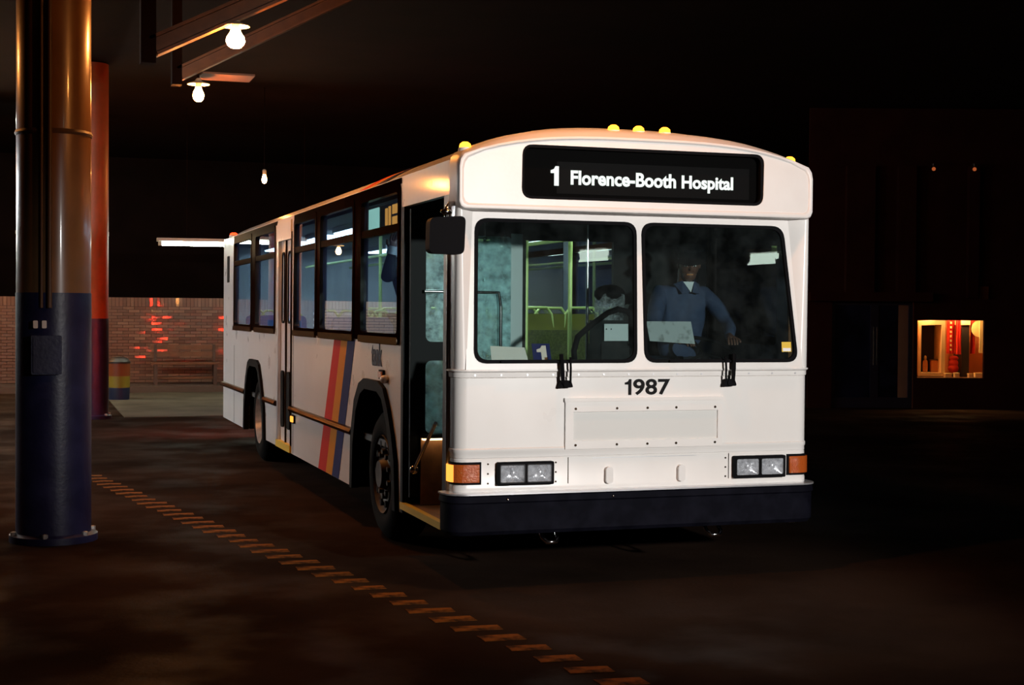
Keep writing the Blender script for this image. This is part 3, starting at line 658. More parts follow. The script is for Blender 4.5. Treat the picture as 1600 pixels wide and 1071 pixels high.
# lower panel joints
for x in (.735, 1.85): MB().plate([(x, .60), (x+.005, .60), (x+.005, .80), (x, .80)], (), .002, lambda u, v, w: Vector((u, -.002+w, v))).build('panel_seam', 'frame', fp)
MB().plate([(.9, .79), (1.62, .79), (1.62, .794), (.9, .794)], (), .002, lambda u, v, w: Vector((u, -.002+w, v))).build('panel_seam', 'alu', fp)
for x in (1.008, 1.509):
    MB().plate(rrect(x-.024, x+.024, .63, .735, .022), (), .03, lambda u, v, w: Vector((u, -.03+w, v))).build('bump_stop', 'white2', bus)
for x in (.21, .655, 1.83, 2.285):
    for z in (.65, .71, .77): MB().lathe([(.006, 0), (.006, .003)], 8, Matrix.Translation((x, -.0, z)) @ Matrix.Rotation(math.pi/2, 4, 'X')).build('rivet', 'frame', fp)
for k in range(14): MB().lathe([(.006, 0), (.006, .003)], 8, Matrix.Translation((.12+k*.17, -.008, 1.32)) @ Matrix.Rotation(math.pi/2, 4, 'X')).build('rivet', 'alu', fp)
# headlamps
for x0, x1 in ((.262, .632), (1.876, 2.252)):
    hb = MB().plate(rrect(x0, x1, .638, .782, .012), [rrect(x0+.014, (x0+x1)/2-.005, .652, .768, .014), rrect((x0+x1)/2+.005, x1-.014, .652, .768, .014)], .032, lambda u, v, w: Vector((u, -.036+w, v))).build('headlamp_bezel', 'black', bus)
    MB().box(x0+.006, x1-.006, -.004, -.0015, .645, .775).build('headlamp_bucket', 'black', hb)
    for a, b in ((x0+.014, (x0+x1)/2-.005), ((x0+x1)/2+.005, x1-.014)):
        cx, cz, hw, hh = (a+b)/2, .71, (b-a)/2, .058; mb = MB(); rings_ = []
        for i in range(9):
            t = i/8; q = rrect(-hw*(.12+.88*t), hw*(.12+.88*t), -hh*(.12+.88*t), hh*(.12+.88*t), .03*(1-t)*hh/.058*.4+.012*t); rings_.append([Vector((cx+p[0], -.006-.024*t*t, cz+p[1])) for p in q])
        mb.loft(rings_, closed=True); mb.add(rings_[0], [tuple(range(len(rings_[0])))])
        mb.build('reflector', 'mirrorfoil', hb, 60)
        MB().ball((cx+.012, -.016, cz), 1, 12, (.017, .009, .022)).build('bulb_shield', 'alu', hb, 60)
        MB().plate(rrect(a, b, .652, .768, .014), (), .003, lambda u, v, w: Vector((u, -.034+w, v))).build('lens', 'lens', hb)
        MB().plate(rrect(a, b, .652, .768, .014), [rrect(a+.006, b-.006, .658, .762, .010)], .006, lambda u, v, w: Vector((u, -.040+w, v))).build('retaining_ring', 'chrome', hb)
# corner turn signals
for mx in (False, True):
    def tm(u, v, w): return frontmap(W-u if mx else u, v, w)
    us = [-.05, -.02, 0, .006, .015, .03, .05, .075, .11, .165]
    def blk(us_, z0, z1, d, nm, mtl, par):
        return MB().loft([[tm(u, z0, .0), tm(u, z0, -d), tm(u, z1, -d), tm(u, z1, .0)] for u in us_], closed=True, cap=True).build(nm, mtl, par, 40)
    hs = blk(us, .645, .784, .008, 'turn_signal', 'black', bus)
    blk(us[1:-1]+[.150], .660, .770, .020, 'lens', 'amberlens', hs)
    blk([-.045, -.02, 0, .004, .009, .012], .662, .768, .024, 'lit_lens', 'ambersoft', hs) if not mx else None
# bumper
bp = MB(); secs_ = []
for u in US:
    secs_.append([frontmap(u, z, -d) for z, d in ((.585, -.03), (.585, .03), (.575, .055), (.54, .06), (.53, .05), (.36, .05), (.335, .03), (.335, -.05))])
bp.loft(secs_, cap=True); bumper = bp.build('front_bumper', 'bumper', bus, 35)
MB().loft([[frontmap(u, z, -d) for z, d in ((.584, .0), (.584, .064), (.594, .064), (.598, .0))] for u in US], closed=True).build('bumper_trim', 'alu', bus, 35)
for u in (.30, 1.0): MB().ball((u+.02, -.058, .555), .010, 8).build('bumper_bolt', 'chrome', bumper, 60)
for x in (.62, 1.75):
    MB().tube([(x-.05, .05, .34), (x-.05, -.0, .30), (x-.03, -.03, .275), (x+.03, -.03, .275), (x+.05, .0, .30), (x+.05, .05, .34)], .014, 8).build('tow_hook', 'chrome', bus, 60)
# wipers
for x, s_ in ((.70, 1), (1.833, -1)):
    wp = MB().plate(rquad([(x-.045*1, 1.238), (x+.05, 1.242), (x+.035, 1.285), (x-.03, 1.285)], .012), (), .04, lambda u, v, w: Vector((u, -.05+w, v))).build('wiper', 'black', bus)
    MB().cyl((x, .0, 1.262), (x, -.06, 1.262), .02, 12).build('pivot', 'black', wp, 40)
    MB().tube([(x-.02*s_, -.052, 1.265), (x-.025*s_, -.055, 1.36), (x-.03*s_, -.045, 1.45)], .013, 6).build('arm', 'black', wp)
    MB().tube([(x+.03*s_, -.052, 1.27), (x+.03*s_, -.055, 1.36), (x+.03*s_, -.045, 1.43)], .007, 6).build('tension_arm', 'black', wp)
    MB().box(x-.42, x+.42, -.04, -.022, 1.396, 1.408).build('blade', 'black', wp)
# kerb-side mirror
mr = MB().plate(rquad([(-.20, 2.06), (.02, 2.055), (.03, 2.29), (-.195, 2.275)], .04), (), .09, lambda u, v, w: Vector((u, -.10+w, v)), 0).build('side_mirror', 'black', bus)
MB().plate(rquad([(-.18, 2.08), (.0, 2.075), (.01, 2.27), (-.175, 2.255)], .03), (), .004, lambda u, v, w: Vector((u, -.01+w, v))).build('mirror_glass', 'chrome', mr)
MB().tube([(-.08, -.05, 2.28), (-.08, -.05, 2.33), (-.04, .02, 2.37), (.02, .08, 2.38)], .013, 10).build('mirror_arm', 'chrome', mr, 60)
MB().ball((-.08, -.05, 2.315), .026, 12, (1.5, 1, .7)).build('clamp', 'chrome', mr, 60)
# ---- front entrance: folded door leaves, step well
def leaf(y, x1):
    fm = lambda u, v, w: Vector((u, y+w, v))
    lf = MB().plate([(.03, .42), (x1, .42), (x1, 2.42), (.03, 2.42)], [rrect(.14, x1-.06, 1.50, 2.27, .05), rrect(.14, x1-.06, .86, 1.37, .05)], .03, fm).build('entrance_door_leaf', 'dark', bus)
    for z0, z1 in ((1.50, 2.27), (.86, 1.37)): MB().plate(rrect(.14, x1-.06, z0, z1, .05), (), .006, lambda u, v, w: fm(u, v, w+.012)).build('pane', 'hazy', lf)
    MB().cyl((.12, y-.03, 1.85), (x1-.05, y-.03, 1.85), .012, 8).build('push_bar', 'chrome', lf, 60)
leaf(1.24, .50)
MB().plate([(.02, .42), (.20, .42), (.20, 2.42), (.02, 2.42)], [rrect(.055, .165, 1.5, 2.27, .04)], .03, lambda u, v, w: Vector((u, .31+w, v))).build('entrance_door_leaf', 'navy', bus)
MB().cyl((.012, .50, .99), (.02, 1.08, .63), .012, 10).build('entrance_handrail', 'chrome', bus, 60)
MB().ball((.02, 1.08, .63), .032, 12).build('handrail_knob', 'chrome', bus, 60)
MB().box(.02, .55, .30, 1.36, .34, .365).build('entrance_step', 'stepwood', bus)
MB().box(-.012, .03, .30, 1.36, .33, .375).build('entrance_step_edge', 'yellowstep', bus)
MB().box(.45, .80, .30, 1.36, .34, .56).build('entrance_step', 'dark', bus)
MB().box(.10, .44, 1.205, 1.225, .37, .86).build('step_well_wall', 'stepwood', bus)
sl = MB().box(.10, .42, 1.15, 1.205, .835, .86).build('step_well_lamp', 'dark', bus)
MB().box(.105, .41, 1.145, 1.20, .822, .835).build('lens', 'stepglow', sl)
# ---- interior
MB().box(.78, W-.05, .12, L-.06, .70, .75).build('interior_floor', 'floorbus', bus)
MB().box(.05, .78, 1.38, L-.06, .70, .75).build('interior_floor', 'floorbus', bus)
MB().plate([(.12, 2.55), (W-.12, 2.55), (W-.3, 2.66), (W/2, 2.72), (.3, 2.66)], (), L-.3, lambda u, v, w: Vector((u, .2+w, v))).build('interior_ceiling', 'liner', bus)
for x in (.55, W-.55):
    for k in range(6):
        y0_ = 1.85+k*1.5
        lb = MB().box(x-.11, x+.11, y0_, y0_+1.2, 2.50, 2.55).build('ceiling_light', 'alu', bus)
        MB().box(x-.095, x+.095, y0_+.02, y0_+1.18, 2.485, 2.50).build('diffuser', 'intlight', lb)
MB().box(.06, W-.06, 1.58, 1.62, 2.24, 2.56).build('header_panel', 'dark', bus)
MB().box(1.75, W-.06, 1.75, 1.79, .75, 2.5).build('driver_partition', 'dark', bus)
MB().box(.10, .78, .10, .30, .75, 1.36).build('dashboard', 'dark', bus)
MB().plate([(.10, .75), (.42, .75), (.50, 1.22), (.34, 1.37), (.08, 1.36)], (), W-.9, lambda u, v, w: Vector((.78+w, u, v))).build('dashboard', 'dark', bus)
def trim(fm, wins, y0):
    MB().plate([(y0, 1.21), (y0, 2.62), (L-.08, 2.62), (L-.08, 1.21)], [rrect(a, b, WZ0-.06, WZ1, .05) for a, b in wins]+([[(5.84, 1.215), (6.70, 1.215), (6.70, 2.5), (5.84, 2.5)]] if fm is left else []), .01, lambda u, v, w: fm(u, v, w+.047)).build('interior_trim', 'darkblue', bus)
trim(left, WINS, 1.42); trim(right, WINR, .2)
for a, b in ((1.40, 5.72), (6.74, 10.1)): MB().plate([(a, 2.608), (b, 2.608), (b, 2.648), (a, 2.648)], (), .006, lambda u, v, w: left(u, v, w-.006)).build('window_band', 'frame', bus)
# seats
def seat_pair(x0, x1, y, top=1.70):
    bk = MB().plate(rrect(x0, x1, 1.10, top, .07), (), .06, lambda u, v, w: Vector((u, y+w+(v-1.1)*.12, v))).build('passenger_seat', 'seat' if x0 > 1 else 'blueseat', bus)
    MB().plate(rrect(x0+.05, x1-.05, 1.14, top-.14, .06), (), .03, lambda u, v, w: Vector((u, y-.028+w+(v-1.1)*.12, v))).build('back_cushion', 'seatcloth', bk)
    MB().box(x0, x1, y-.44, y+.02, 1.12, 1.19).build('seat_cushion', 'seatcloth', bk)
    MB().box(x0+.1, x1-.1, y-.35, y-.05, .75, 1.12).build('seat_base', 'dark', bk)
    for a, b in ((x0+.04, (x0+x1)/2-.05), ((x0+x1)/2+.05, x1-.04)):
        MB().tube([(a, y+.07, top-.12), (a+.015, y+.08, top), (a+.06, y+.08, top+.055), (b-.06, y+.08, top+.055), (b-.015, y+.08, top), (b, y+.07, top-.12)], .013, 8).build('grab_handle', 'pole', bk, 60)
for k, y in enumerate((3.35, 4.15, 4.95, 5.75, 6.6, 7.5, 8.6, 9.5)):
    seat_pair(1.50, 2.34, y)
    if k in (0, 1, 2, 6, 7): seat_pair(.08, .66, y, 1.66)
def pole(x, y, mtl='pole', r=.018): MB().cyl((x, y, .75), (x, y, 2.56), r, 12).build('stanchion', mtl, bus, 40)
pole(1.285, 2.45); pole(1.66, 2.45); pole(1.246, 1.0, 'chrome', .011); pole(.66, 1.55, 'chrome', .014); pole(.93, 3.5); pole(.93, 6.0); pole(1.5, 6.2)
MB().tube([(1.5, 1.9, 2.28), (1.5, L-1, 2.28)], .016, 8).build('ceiling_rail', 'pole', bus, 40)
MB().tube([(.27, 1.9, 2.36), (.27, 5.6, 2.36)], .016, 8).build('ceiling_rail', 'pole', bus, 40)
MB().tube([(.93, 1.9, 2.28), (.93, L-1, 2.28)], .016, 8).build('ceiling_rail', 'pole', bus, 40)
# partition behind the entrance: scratched glass with chrome rails, and a pale upright board
MB().plate(rrect(.50, .80, .95, 2.25, .03), (), .012, lambda u, v, w: Vector((u, 1.36+w, v))).build('entrance_partition', 'hazy', bus)
MB().tube([(.50, 1.335, 1.85), (.70, 1.335, 1.85), (.715, 1.335, 1.75), (.715, 1.335, .95)], .014, 8).build('partition_rail', 'chrome', bus, 60)
MB().box(.845, .935, 1.50, 1.53, 1.30, 2.28).build('upright_board', 'grey', bus)
MB().box(.80, .845, 1.50, 1.54, .75, 2.5).build('partition_post', 'dark', bus); MB().box(.935, .96, 1.50, 1.54, .75, 2.5).build('partition_post', 'dark', bus)
# fare box beside the driver with its curved guard rail
fb = MB().box(1.19, 1.40, .60, .84, .75, 1.50).build('fare_box', 'dark', bus)
MB().box(1.21, 1.385, .585, .60, 1.52, 1.635).build('front_plate', 'grey', fb)
MB().box(1.20, 1.39, .605, .835, 1.50, 1.66).build('upper_body', 'dark', fb)
MB().plate(rrect(1.22, 1.38, 1.66, 1.84, .02), (), .16, lambda u, v, w: Vector((u, .64+w, v))).build('coin_hopper', 'lens', fb)
MB().ball((1.30, .72, 1.84), .11, 14, (1, .9, .6)).build('hopper_top', 'black', fb, 60)
for x, z in ((1.225, 1.60), (1.26, 1.60)): MB().ball((x, .584, z), .005, 6).build('screw', 'black', fb)
MB().tube([(.93, .40, 1.32), (.93, .42, 1.46), (.96, .43, 1.55), (1.05, .45, 1.62), (1.20, .50, 1.71), (1.28, .52, 1.735), (1.36, .54, 1.72), (1.42, .56, 1.66), (1.43, .58, 1.35)], .02, 10).build('guard_rail', 'black', bus, 60)
# driver's seat, wheel
ds = MB().plate(rrect(1.70, 2.18, 1.22, 1.78, .06), (), .10, lambda u, v, w: Vector((u, 1.28+w+(v-1.2)*.12, v))).build('driver_seat', 'dark', bus, 30)
MB().plate(rrect(1.70, 2.18, .80, 1.30, .06), (), .10, lambda u, v, w: Vector((u, v, 1.12+w))).build('seat_cushion', 'dark', ds, 30); MB().box(1.85, 2.05, .9, 1.2, .75, 1.12).build('seat_pedestal', 'dark', ds)
smat = Matrix.Translation((1.92, .52, 1.43)) @ Matrix.Rotation(R(28), 4, 'X')
sw = MB(); sw.tube([smat @ Vector((.235*math.cos(a*math.pi/16), .235*math.sin(a*math.pi/16), 0)) for a in range(33)], .014, 8, False); swo = sw.build('steering_wheel', 'black', bus, 60)
MB().tube([smat @ Vector((0, 0, .0)), Vector((1.92, .36, 1.10))], .03, 10).build('column', 'black', swo, 60)
for k in range(3):
    a = math.pi/2+k*2*math.pi/3; MB().tube([smat @ Vector((0, 0, 0)), smat @ Vector((.23*math.cos(a), .23*math.sin(a), 0))], .01, 6).build('spoke', 'black', swo)
# side route sign behind the first window's upper pane
ss = MB().box(.13, .20, 1.82, 3.24, 2.34, 2.53).build('side_sign', 'dark', bus)
MB().box(.122, .13, 2.62, 3.20, 2.345, 2.525).build('sign_panel', emis('lit_side_sign', (.62, .95, .62), 1.3), ss)
SGA = emis('amber_glow_block', (1, .36, .06), 1.6)  # small glowing amber blocks beside the green panel
for y0_, y1_, z0_, z1_ in ((2.34, 2.41, 2.37, 2.50), (2.24, 2.30, 2.36, 2.51), (2.02, 2.18, 2.36, 2.425), (2.02, 2.18, 2.445, 2.515), (1.88, 1.96, 2.37, 2.51)): MB().box(.124, .13, y0_, y1_, z0_, z1_).build('amber_block', SGA, ss)
# sticker on the windscreen
st = MB().plate([(2.235, 1.46), (2.305, 1.46), (2.305, 1.525), (2.235, 1.525)], (), .001, lambda u, v, w: wmap(u, v, w+.0045)).build('windscreen_sticker', 'yellowstep', bus)
MB().plate([(2.242, 1.464), (2.30, 1.464), (2.30, 1.485), (2.242, 1.485)], (), .001, lambda u, v, w: wmap(u, v, w+.003)).build('white_strip', 'paper', st)

# ---- loose papers and card on the dashboard
p1 = MB().plate([(.27, 1.372), (.52, 1.372), (.515, 1.485), (.29, 1.495)], (), .002, lambda u, v, w: Vector((u, .12+w+(v-1.37)*.8, v))).build('paper_sheet', 'paper'); tag(p1, 'white paper propped on the dashboard beside the small number card', 'paper')
p2 = MB().plate([(.55, 1.37), (.67, 1.37), (.67, 1.51), (.55, 1.51)], (), .003, lambda u, v, w: Vector((u, .12+w+(v-1.37)*.4, v))).build('number_card', 'blue'); tag(p2, 'small dark blue card with a pale numeral 1 on the dashboard', 'card')
M['numeral'] = mat('pale_numeral', (.85, .70, .66), .6)
digit_one('numeral', 'numeral', p2, lambda u, v, w: Vector((u, .117+w+(v-1.37)*.4, v)), (.578, .642, 1.385, 1.498))
p3 = MB().plate([(1.42, 1.64), (1.745, 1.62), (1.735, 1.77), (1.41, 1.77)], (), .003, lambda u, v, w: Vector((u, .30+w+(v-1.64)*.3, v-.115))).build('paper_sheet', 'notice'); tag(p3, 'white notice sheet propped on the dashboard in front of the driver', 'paper')

# ================================================================== PEOPLE
def skin_mesh(name, joints, edges, root, material, parent, sub=2):
    names = list(joints); me = bpy.data.meshes.new(name)
    me.from_pydata([joints[n][0] for n in names], [(names.index(a), names.index(b)) for a, b in edges], []); o = bpy.data.objects.new(name, me); C.objects.link(o)
    o.modifiers.new('skin', 'SKIN'); sm = o.modifiers.new('sub', 'SUBSURF'); sm.levels = sub; sm.render_levels = sub
    for i, n in enumerate(names):
        r = joints[n][1]; d = me.skin_vertices[0].data[i]; d.radius = r if isinstance(r, tuple) else (r, r); d.use_root = (n == root)
    dg = bpy.context.evaluated_depsgraph_get(); m2 = bpy.data.meshes.new_from_object(o.evaluated_get(dg)); bpy.data.objects.remove(o)
    m2.name = name; m2.materials.clear(); m2.materials.append(M[material]); m2.shade_smooth()
    o = bpy.data.objects.new(name, m2); C.objects.link(o); o.parent = parent; return o
def head(parent, c, yaw, tilt, hat):
    c = Vector(c); m = Matrix.Translation(c) @ Matrix.Rotation(yaw, 4, 'Z') @ Matrix.Rotation(tilt, 4, 'X')
    return m
def hand(J, E, wrist, base, d, spread, nrm, side, pre):
    """palm and five fingers grown from the wrist joint"""
    d = Vector(d).normalized(); nrm = Vector(nrm).normalized(); sp = Vector(spread).normalized(); w_ = Vector(wrist)
    J[pre+'palm'] = (w_+d*.045, (.036, .018)); E.append((base, pre+'palm'))
    for k, (off, l) in enumerate(((-.03, .062), (-.01, .075), (.01, .070), (.029, .056))):
        a = w_+d*.085+sp*off; b = a+d*l*.5+nrm*.012; c = b+d*l*.3+nrm*.03
        for n_, p, r in (('a', a, .010), ('b', b, .009), ('c', c, .008)): J[pre+str(k)+n_] = (p, r)
        E += [(pre+'palm', pre+str(k)+'a'), (pre+str(k)+'a', pre+str(k)+'b'), (pre+str(k)+'b', pre+str(k)+'c')]
    a = w_+d*.035-sp*.036; b = a+d*.03-sp*.022+nrm*.01; c = b+d*.028-sp*.004+nrm*.015
    for n_, p, r in (('ta', a, .012), ('tb', b, .011), ('tc', c, .009)): J[pre+n_] = (p, r)
    E += [(pre+'palm', pre+'ta'), (pre+'ta', pre+'tb'), (pre+'tb', pre+'tc')]
def face_bits(parent, hm):
    """features on the head in head space: +Y is the back of the head, -Y the face"""
    mb = MB(); mb.ball((0, 0, 0), 1, 20, (.074, .092, .112)); mb.ball((0, -.03, -.07), 1, 16, (.052, .06, .055))
    mb.add([(-.014, -.09, -.012), (.014, -.09, -.012), (0, -.118, -.018), (0, -.088, .025), (0, -.09, -.028)], [(0, 2, 3), (2, 1, 3), (0, 4, 2), (4, 1, 2), (0, 3, 1), (0, 1, 4)])
    for s_ in (-1, 1): mb.ball((s_*.076, .006, -.008), 1, 10, (.010, .020, .030))
    mb.v = [tuple(hm @ Vector(v)) for v in mb.v]; h = mb.build('head', 'skin', parent, 60)
    for s_ in (-1, 1):
        e = MB().ball((s_*.030, -.082, .006), 1, 10, (.013, .010, .008)); e.v = [tuple(hm @ Vector(v)) for v in e.v]; e.build('eye', 'paper', h, 60)
        e = MB().ball((s_*.030, -.0905, .005), 1, 8, (.006, .004, .006)); e.v = [tuple(hm @ Vector(v)) for v in e.v]; e.build('iris', 'hair', h, 60)
        e = MB().tube([(s_*.014, -.091, .024), (s_*.032, -.090, .029), (s_*.05, -.08, .022)], .004, 6); e.v = [tuple(hm @ Vector(v)) for v in e.v]; e.build('eyebrow', 'hair', h, 60)
    e = MB().tube([(-.022, -.082, -.058), (0, -.091, -.056), (.022, -.082, -.058)], .005, 6); e.v = [tuple(hm @ Vector(v)) for v in e.v]; e.build('mouth', 'shoporange', h, 60)
    return h
# ---- driver
D = empty('person', (1.97, 1.10, 1.22)); D.location = (0, 0, 0)
tag(D, 'bus driver in a blue shirt and dark peaked cap, seated at the wheel', 'person')
V = Vector
cx = 2.0; UP = V((0, 0, .075))
J = {'pel': (V((cx, 1.12, 1.30)), (.145, .11)), 'wai': (V((cx, 1.10, 1.46)), (.135, .10)), 'che': (V((cx, 1.06, 1.66)), (.155, .11)), 'neckb': (V((cx, 1.03, 1.82)), (.075, .065)), 'neck': (V((cx, 1.01, 1.90)), .052), 'hd': (V((cx-.005, .985, 1.985)), .07),
     'shL': (V((cx-.185, 1.04, 1.77)), .062), 'elL': (V((cx-.30, .88, 1.55)), .045), 'wrL': (V((cx-.20, .66, 1.53)), .030),
     'shR': (V((cx+.185, 1.04, 1.77)), .062), 'elR': (V((cx+.29, .86, 1.56)), .045), 'wrR': (V((cx+.18, .66, 1.54)), .030),
     'hiL': (V((cx-.10, 1.06, 1.29)), .088), 'knL': (V((cx-.14, .66, 1.28)), .062), 'anL': (V((cx-.14, .60, .86)), .042), 'toL': (V((cx-.14, .46, .80)), .035),
     'hiR': (V((cx+.10, 1.06, 1.29)), .088), 'knR': (V((cx+.14, .66, 1.28)), .062), 'anR': (V((cx+.14, .60, .86)), .042), 'toR': (V((cx+.14, .46, .80)), .035)}
E_ = [('pel', 'wai'), ('wai', 'che'), ('che', 'neckb'), ('neckb', 'neck'), ('neck', 'hd'), ('che', 'shL'), ('shL', 'elL'), ('elL', 'wrL'), ('che', 'shR'), ('shR', 'elR'), ('elR', 'wrR'), ('pel', 'hiL'), ('hiL', 'knL'), ('knL', 'anL'), ('anL', 'toL'), ('pel', 'hiR'), ('hiR', 'knR'), ('knR', 'anR'), ('anR', 'toR')]
J = {n: (p+(UP if n in ('wai', 'che', 'neckb', 'neck', 'hd', 'shL', 'shR', 'elL', 'elR') else UP*.4 if n in ('pel',) else V((0, 0, 0))), r_) for n, (p, r_) in J.items()}
JB = dict(J); EB = list(E_)
for n_ in ('pel', 'wai', 'che', 'neckb'): JB[n_] = (J[n_][0]+V((0, .01, 0)), tuple(q_*.72 for q_ in J[n_][1]))
hand(JB, EB, J['wrL'][0], 'wrL', (.25, -1, -.05), (1, .2, 0), (0, 0, -1), 1, 'l'); hand(JB, EB, J['wrR'][0], 'wrR', (-.25, -1, -.05), (-1, .2, 0), (0, 0, -1), 1, 'r')
skin_mesh('body', JB, EB, 'pel', 'skin', D)
def grow(keys, k, extra=()):
    return {n: (J[n][0], tuple(r*k for r in (J[n][1] if isinstance(J[n][1], tuple) else (J[n][1],)*2))) for n in keys}
skin_mesh('shirt', grow(['pel', 'wai', 'che', 'neckb', 'shL', 'elL', 'wrL', 'shR', 'elR', 'wrR'], 1.22), [e for e in E_ if all(n in ('pel', 'wai', 'che', 'neckb', 'shL', 'elL', 'wrL', 'shR', 'elR', 'wrR') for n in e)], 'pel', 'shirt', D)
skin_mesh('trousers', grow(['pel', 'hiL', 'knL', 'anL', 'hiR', 'knR', 'anR'], 1.2), [('pel', 'hiL'), ('hiL', 'knL'), ('knL', 'anL'), ('pel', 'hiR'), ('hiR', 'knR'), ('knR', 'anR')], 'pel', 'trousers', D)
for s_ in (-1, 1): MB().ball((cx+s_*.14, .52, .80), 1, 12, (.05, .14, .05)).build('shoe', 'cap', D, 60)
hm = Matrix.Translation((cx+.01, .965, 2.065)) @ Matrix.Rotation(R(-18), 4, 'Z') @ Matrix.Rotation(R(16), 4, 'X')
face_bits(D, hm)
mb = MB().ball((0, .022, .02), 1, 18, (.080, .085, .095)); mb.v = [tuple(hm @ Vector(v)) for v in mb.v]; mb.build('hair', 'hair', D, 60)
mb = MB().lathe([(.086, .045), (.09, .075), (.108, .105), (.10, .125), (.05, .135), (.001, .135)], 24); mb.v = [tuple(hm @ Vector((x*.95, y*1.08, z))) for x, y, z in mb.v]; cp = mb.build('peaked_cap', 'cap', D, 50)
mb = MB().loft([[Vector((math.sin(a)*rr*.9, -math.cos(a)*rr, z)) for a in [R(-62+124*k/12) for k in range(13)]] for rr, z in ((.085, .058), (.145, .030), (.145, .026), (.085, .050))], closed=False); mb.v = [tuple(hm @ Vector(v)) for v in mb.v]; mb.build('visor', 'cap', cp, 60)
# collar, undershirt triangle and buttons on the shirt
sh = [o for o in D.children if o.name.startswith('shirt')][0]
MB().add([(cx-.042, .945, 1.937), (cx+.042, .945, 1.937), (cx, .905, 1.86), (cx-.042, .99, 1.937), (cx+.042, .99, 1.937), (cx, .97, 1.86)], [(0, 1, 2), (5, 4, 3), (0, 3, 4, 1), (1, 4, 5, 2), (2, 5, 3, 0)]).build('undershirt', 'tshirt', sh)
for s_ in (-1, 1): MB().add([(cx+s_*.045, .95, 1.943), (cx+s_*.10, .98, 1.92), (cx+s_*.07, .90, 1.85), (cx+s_*.008, .898, 1.86), (cx+s_*.045, .965, 1.943), (cx+s_*.10, .995, 1.92), (cx+s_*.07, .94, 1.85), (cx+s_*.008, .92, 1.86)], [(0, 1, 2, 3), (7, 6, 5, 4), (0, 4, 5, 1), (1, 5, 6, 2), (2, 6, 7, 3), (3, 7, 4, 0)]).build('collar', 'shirt', sh)
# ---- standing passenger reaching up to the rail
Q = empty('person', (0, 0, 0)); tag(Q, 'passenger in a dark coat standing in the bus with one arm raised to a rail', 'person')
px, py = .47, 2.78
fz = .75
J = {'pel': (V((px, py, fz+.92)), (.15, .11)), 'wai': (V((px, py, fz+1.06)), (.135, .10)), 'che': (V((px, py-.01, fz+1.24)), (.15, .11)), 'neckb': (V((px, py-.01, fz+1.38)), (.07, .06)), 'neck': (V((px, py-.02, fz+1.45)), .05), 'hd': (V((px, py-.03, fz+1.53)), .07),
     'shL': (V((px-.18, py, fz+1.33)), .06), 'elL': (V((px-.265, py-.07, fz+1.21)), .045), 'wrL': (V((px-.215, py-.08, fz+1.44)), .03),
     'shR': (V((px+.18, py, fz+1.33)), .06), 'elR': (V((px+.22, py+.02, fz+1.05)), .045), 'wrR': (V((px+.23, py-.10, fz+.84)), .03),
     'hiL': (V((px-.09, py, fz+.86)), .088), 'knL': (V((px-.10, py-.02, fz+.48)), .062), 'anL': (V((px-.10, py+.02, fz+.10)), .042), 'toL': (V((px-.10, py-.12, fz+.045)), .035),
     'hiR': (V((px+.09, py, fz+.86)), .088), 'knR': (V((px+.10, py-.02, fz+.48)), .062), 'anR': (V((px+.10, py+.02, fz+.10)), .042), 'toR': (V((px+.10, py-.12, fz+.045)), .035)}
JB = dict(J); EB = list(E_)
for n_ in ('pel', 'wai', 'che', 'neckb'): JB[n_] = (J[n_][0], tuple(q_*.72 for q_ in J[n_][1]))
hand(JB, EB, J['wrL'][0], 'wrL', (.1, -.1, 1), (1, .1, 0), (0, -1, 0), 1, 'l'); hand(JB, EB, J['wrR'][0], 'wrR', (0, -.3, -1), (0, 1, -.3), (-1, 0, 0), 1, 'r')
skin_mesh('body', JB, EB, 'pel', 'skin', Q)
KS = ['pel', 'wai', 'che', 'neckb', 'shL', 'elL', 'wrL', 'shR', 'elR', 'wrR', 'hiL', 'hiR']
skin_mesh('coat', grow(KS, 1.3), [e for e in E_ if all(n in KS for n in e)], 'pel', 'coat', Q)
skin_mesh('trousers', grow(['pel', 'hiL', 'knL', 'anL', 'hiR', 'knR', 'anR'], 1.22), [('pel', 'hiL'), ('hiL', 'knL'), ('knL', 'anL'), ('pel', 'hiR'), ('hiR', 'knR'), ('knR', 'anR')], 'pel', 'trousers', Q)
wl, el = J['wrL'][0], J['elL'][0]; dd = (wl-el).normalized()
MB().tube([wl-dd*.03, wl+dd*.035], .046, 14).build('cuff', 'tshirt', Q, 40)
for s_ in (-1, 1): MB().ball((px+s_*.10, py-.07, fz+.045), 1, 12, (.05, .14, .045)).build('shoe', 'cap', Q, 60)
hm = Matrix.Translation((px, py-.03, fz+1.56)) @ Matrix.Rotation(R(10), 4, 'Z')
face_bits(Q, hm); mb = MB().ball((0, .022, .025), 1, 18, (.082, .088, .098)); mb.v = [tuple(hm @ Vector(v)) for v in mb.v]; mb.build('hair', 'hair', Q, 60)

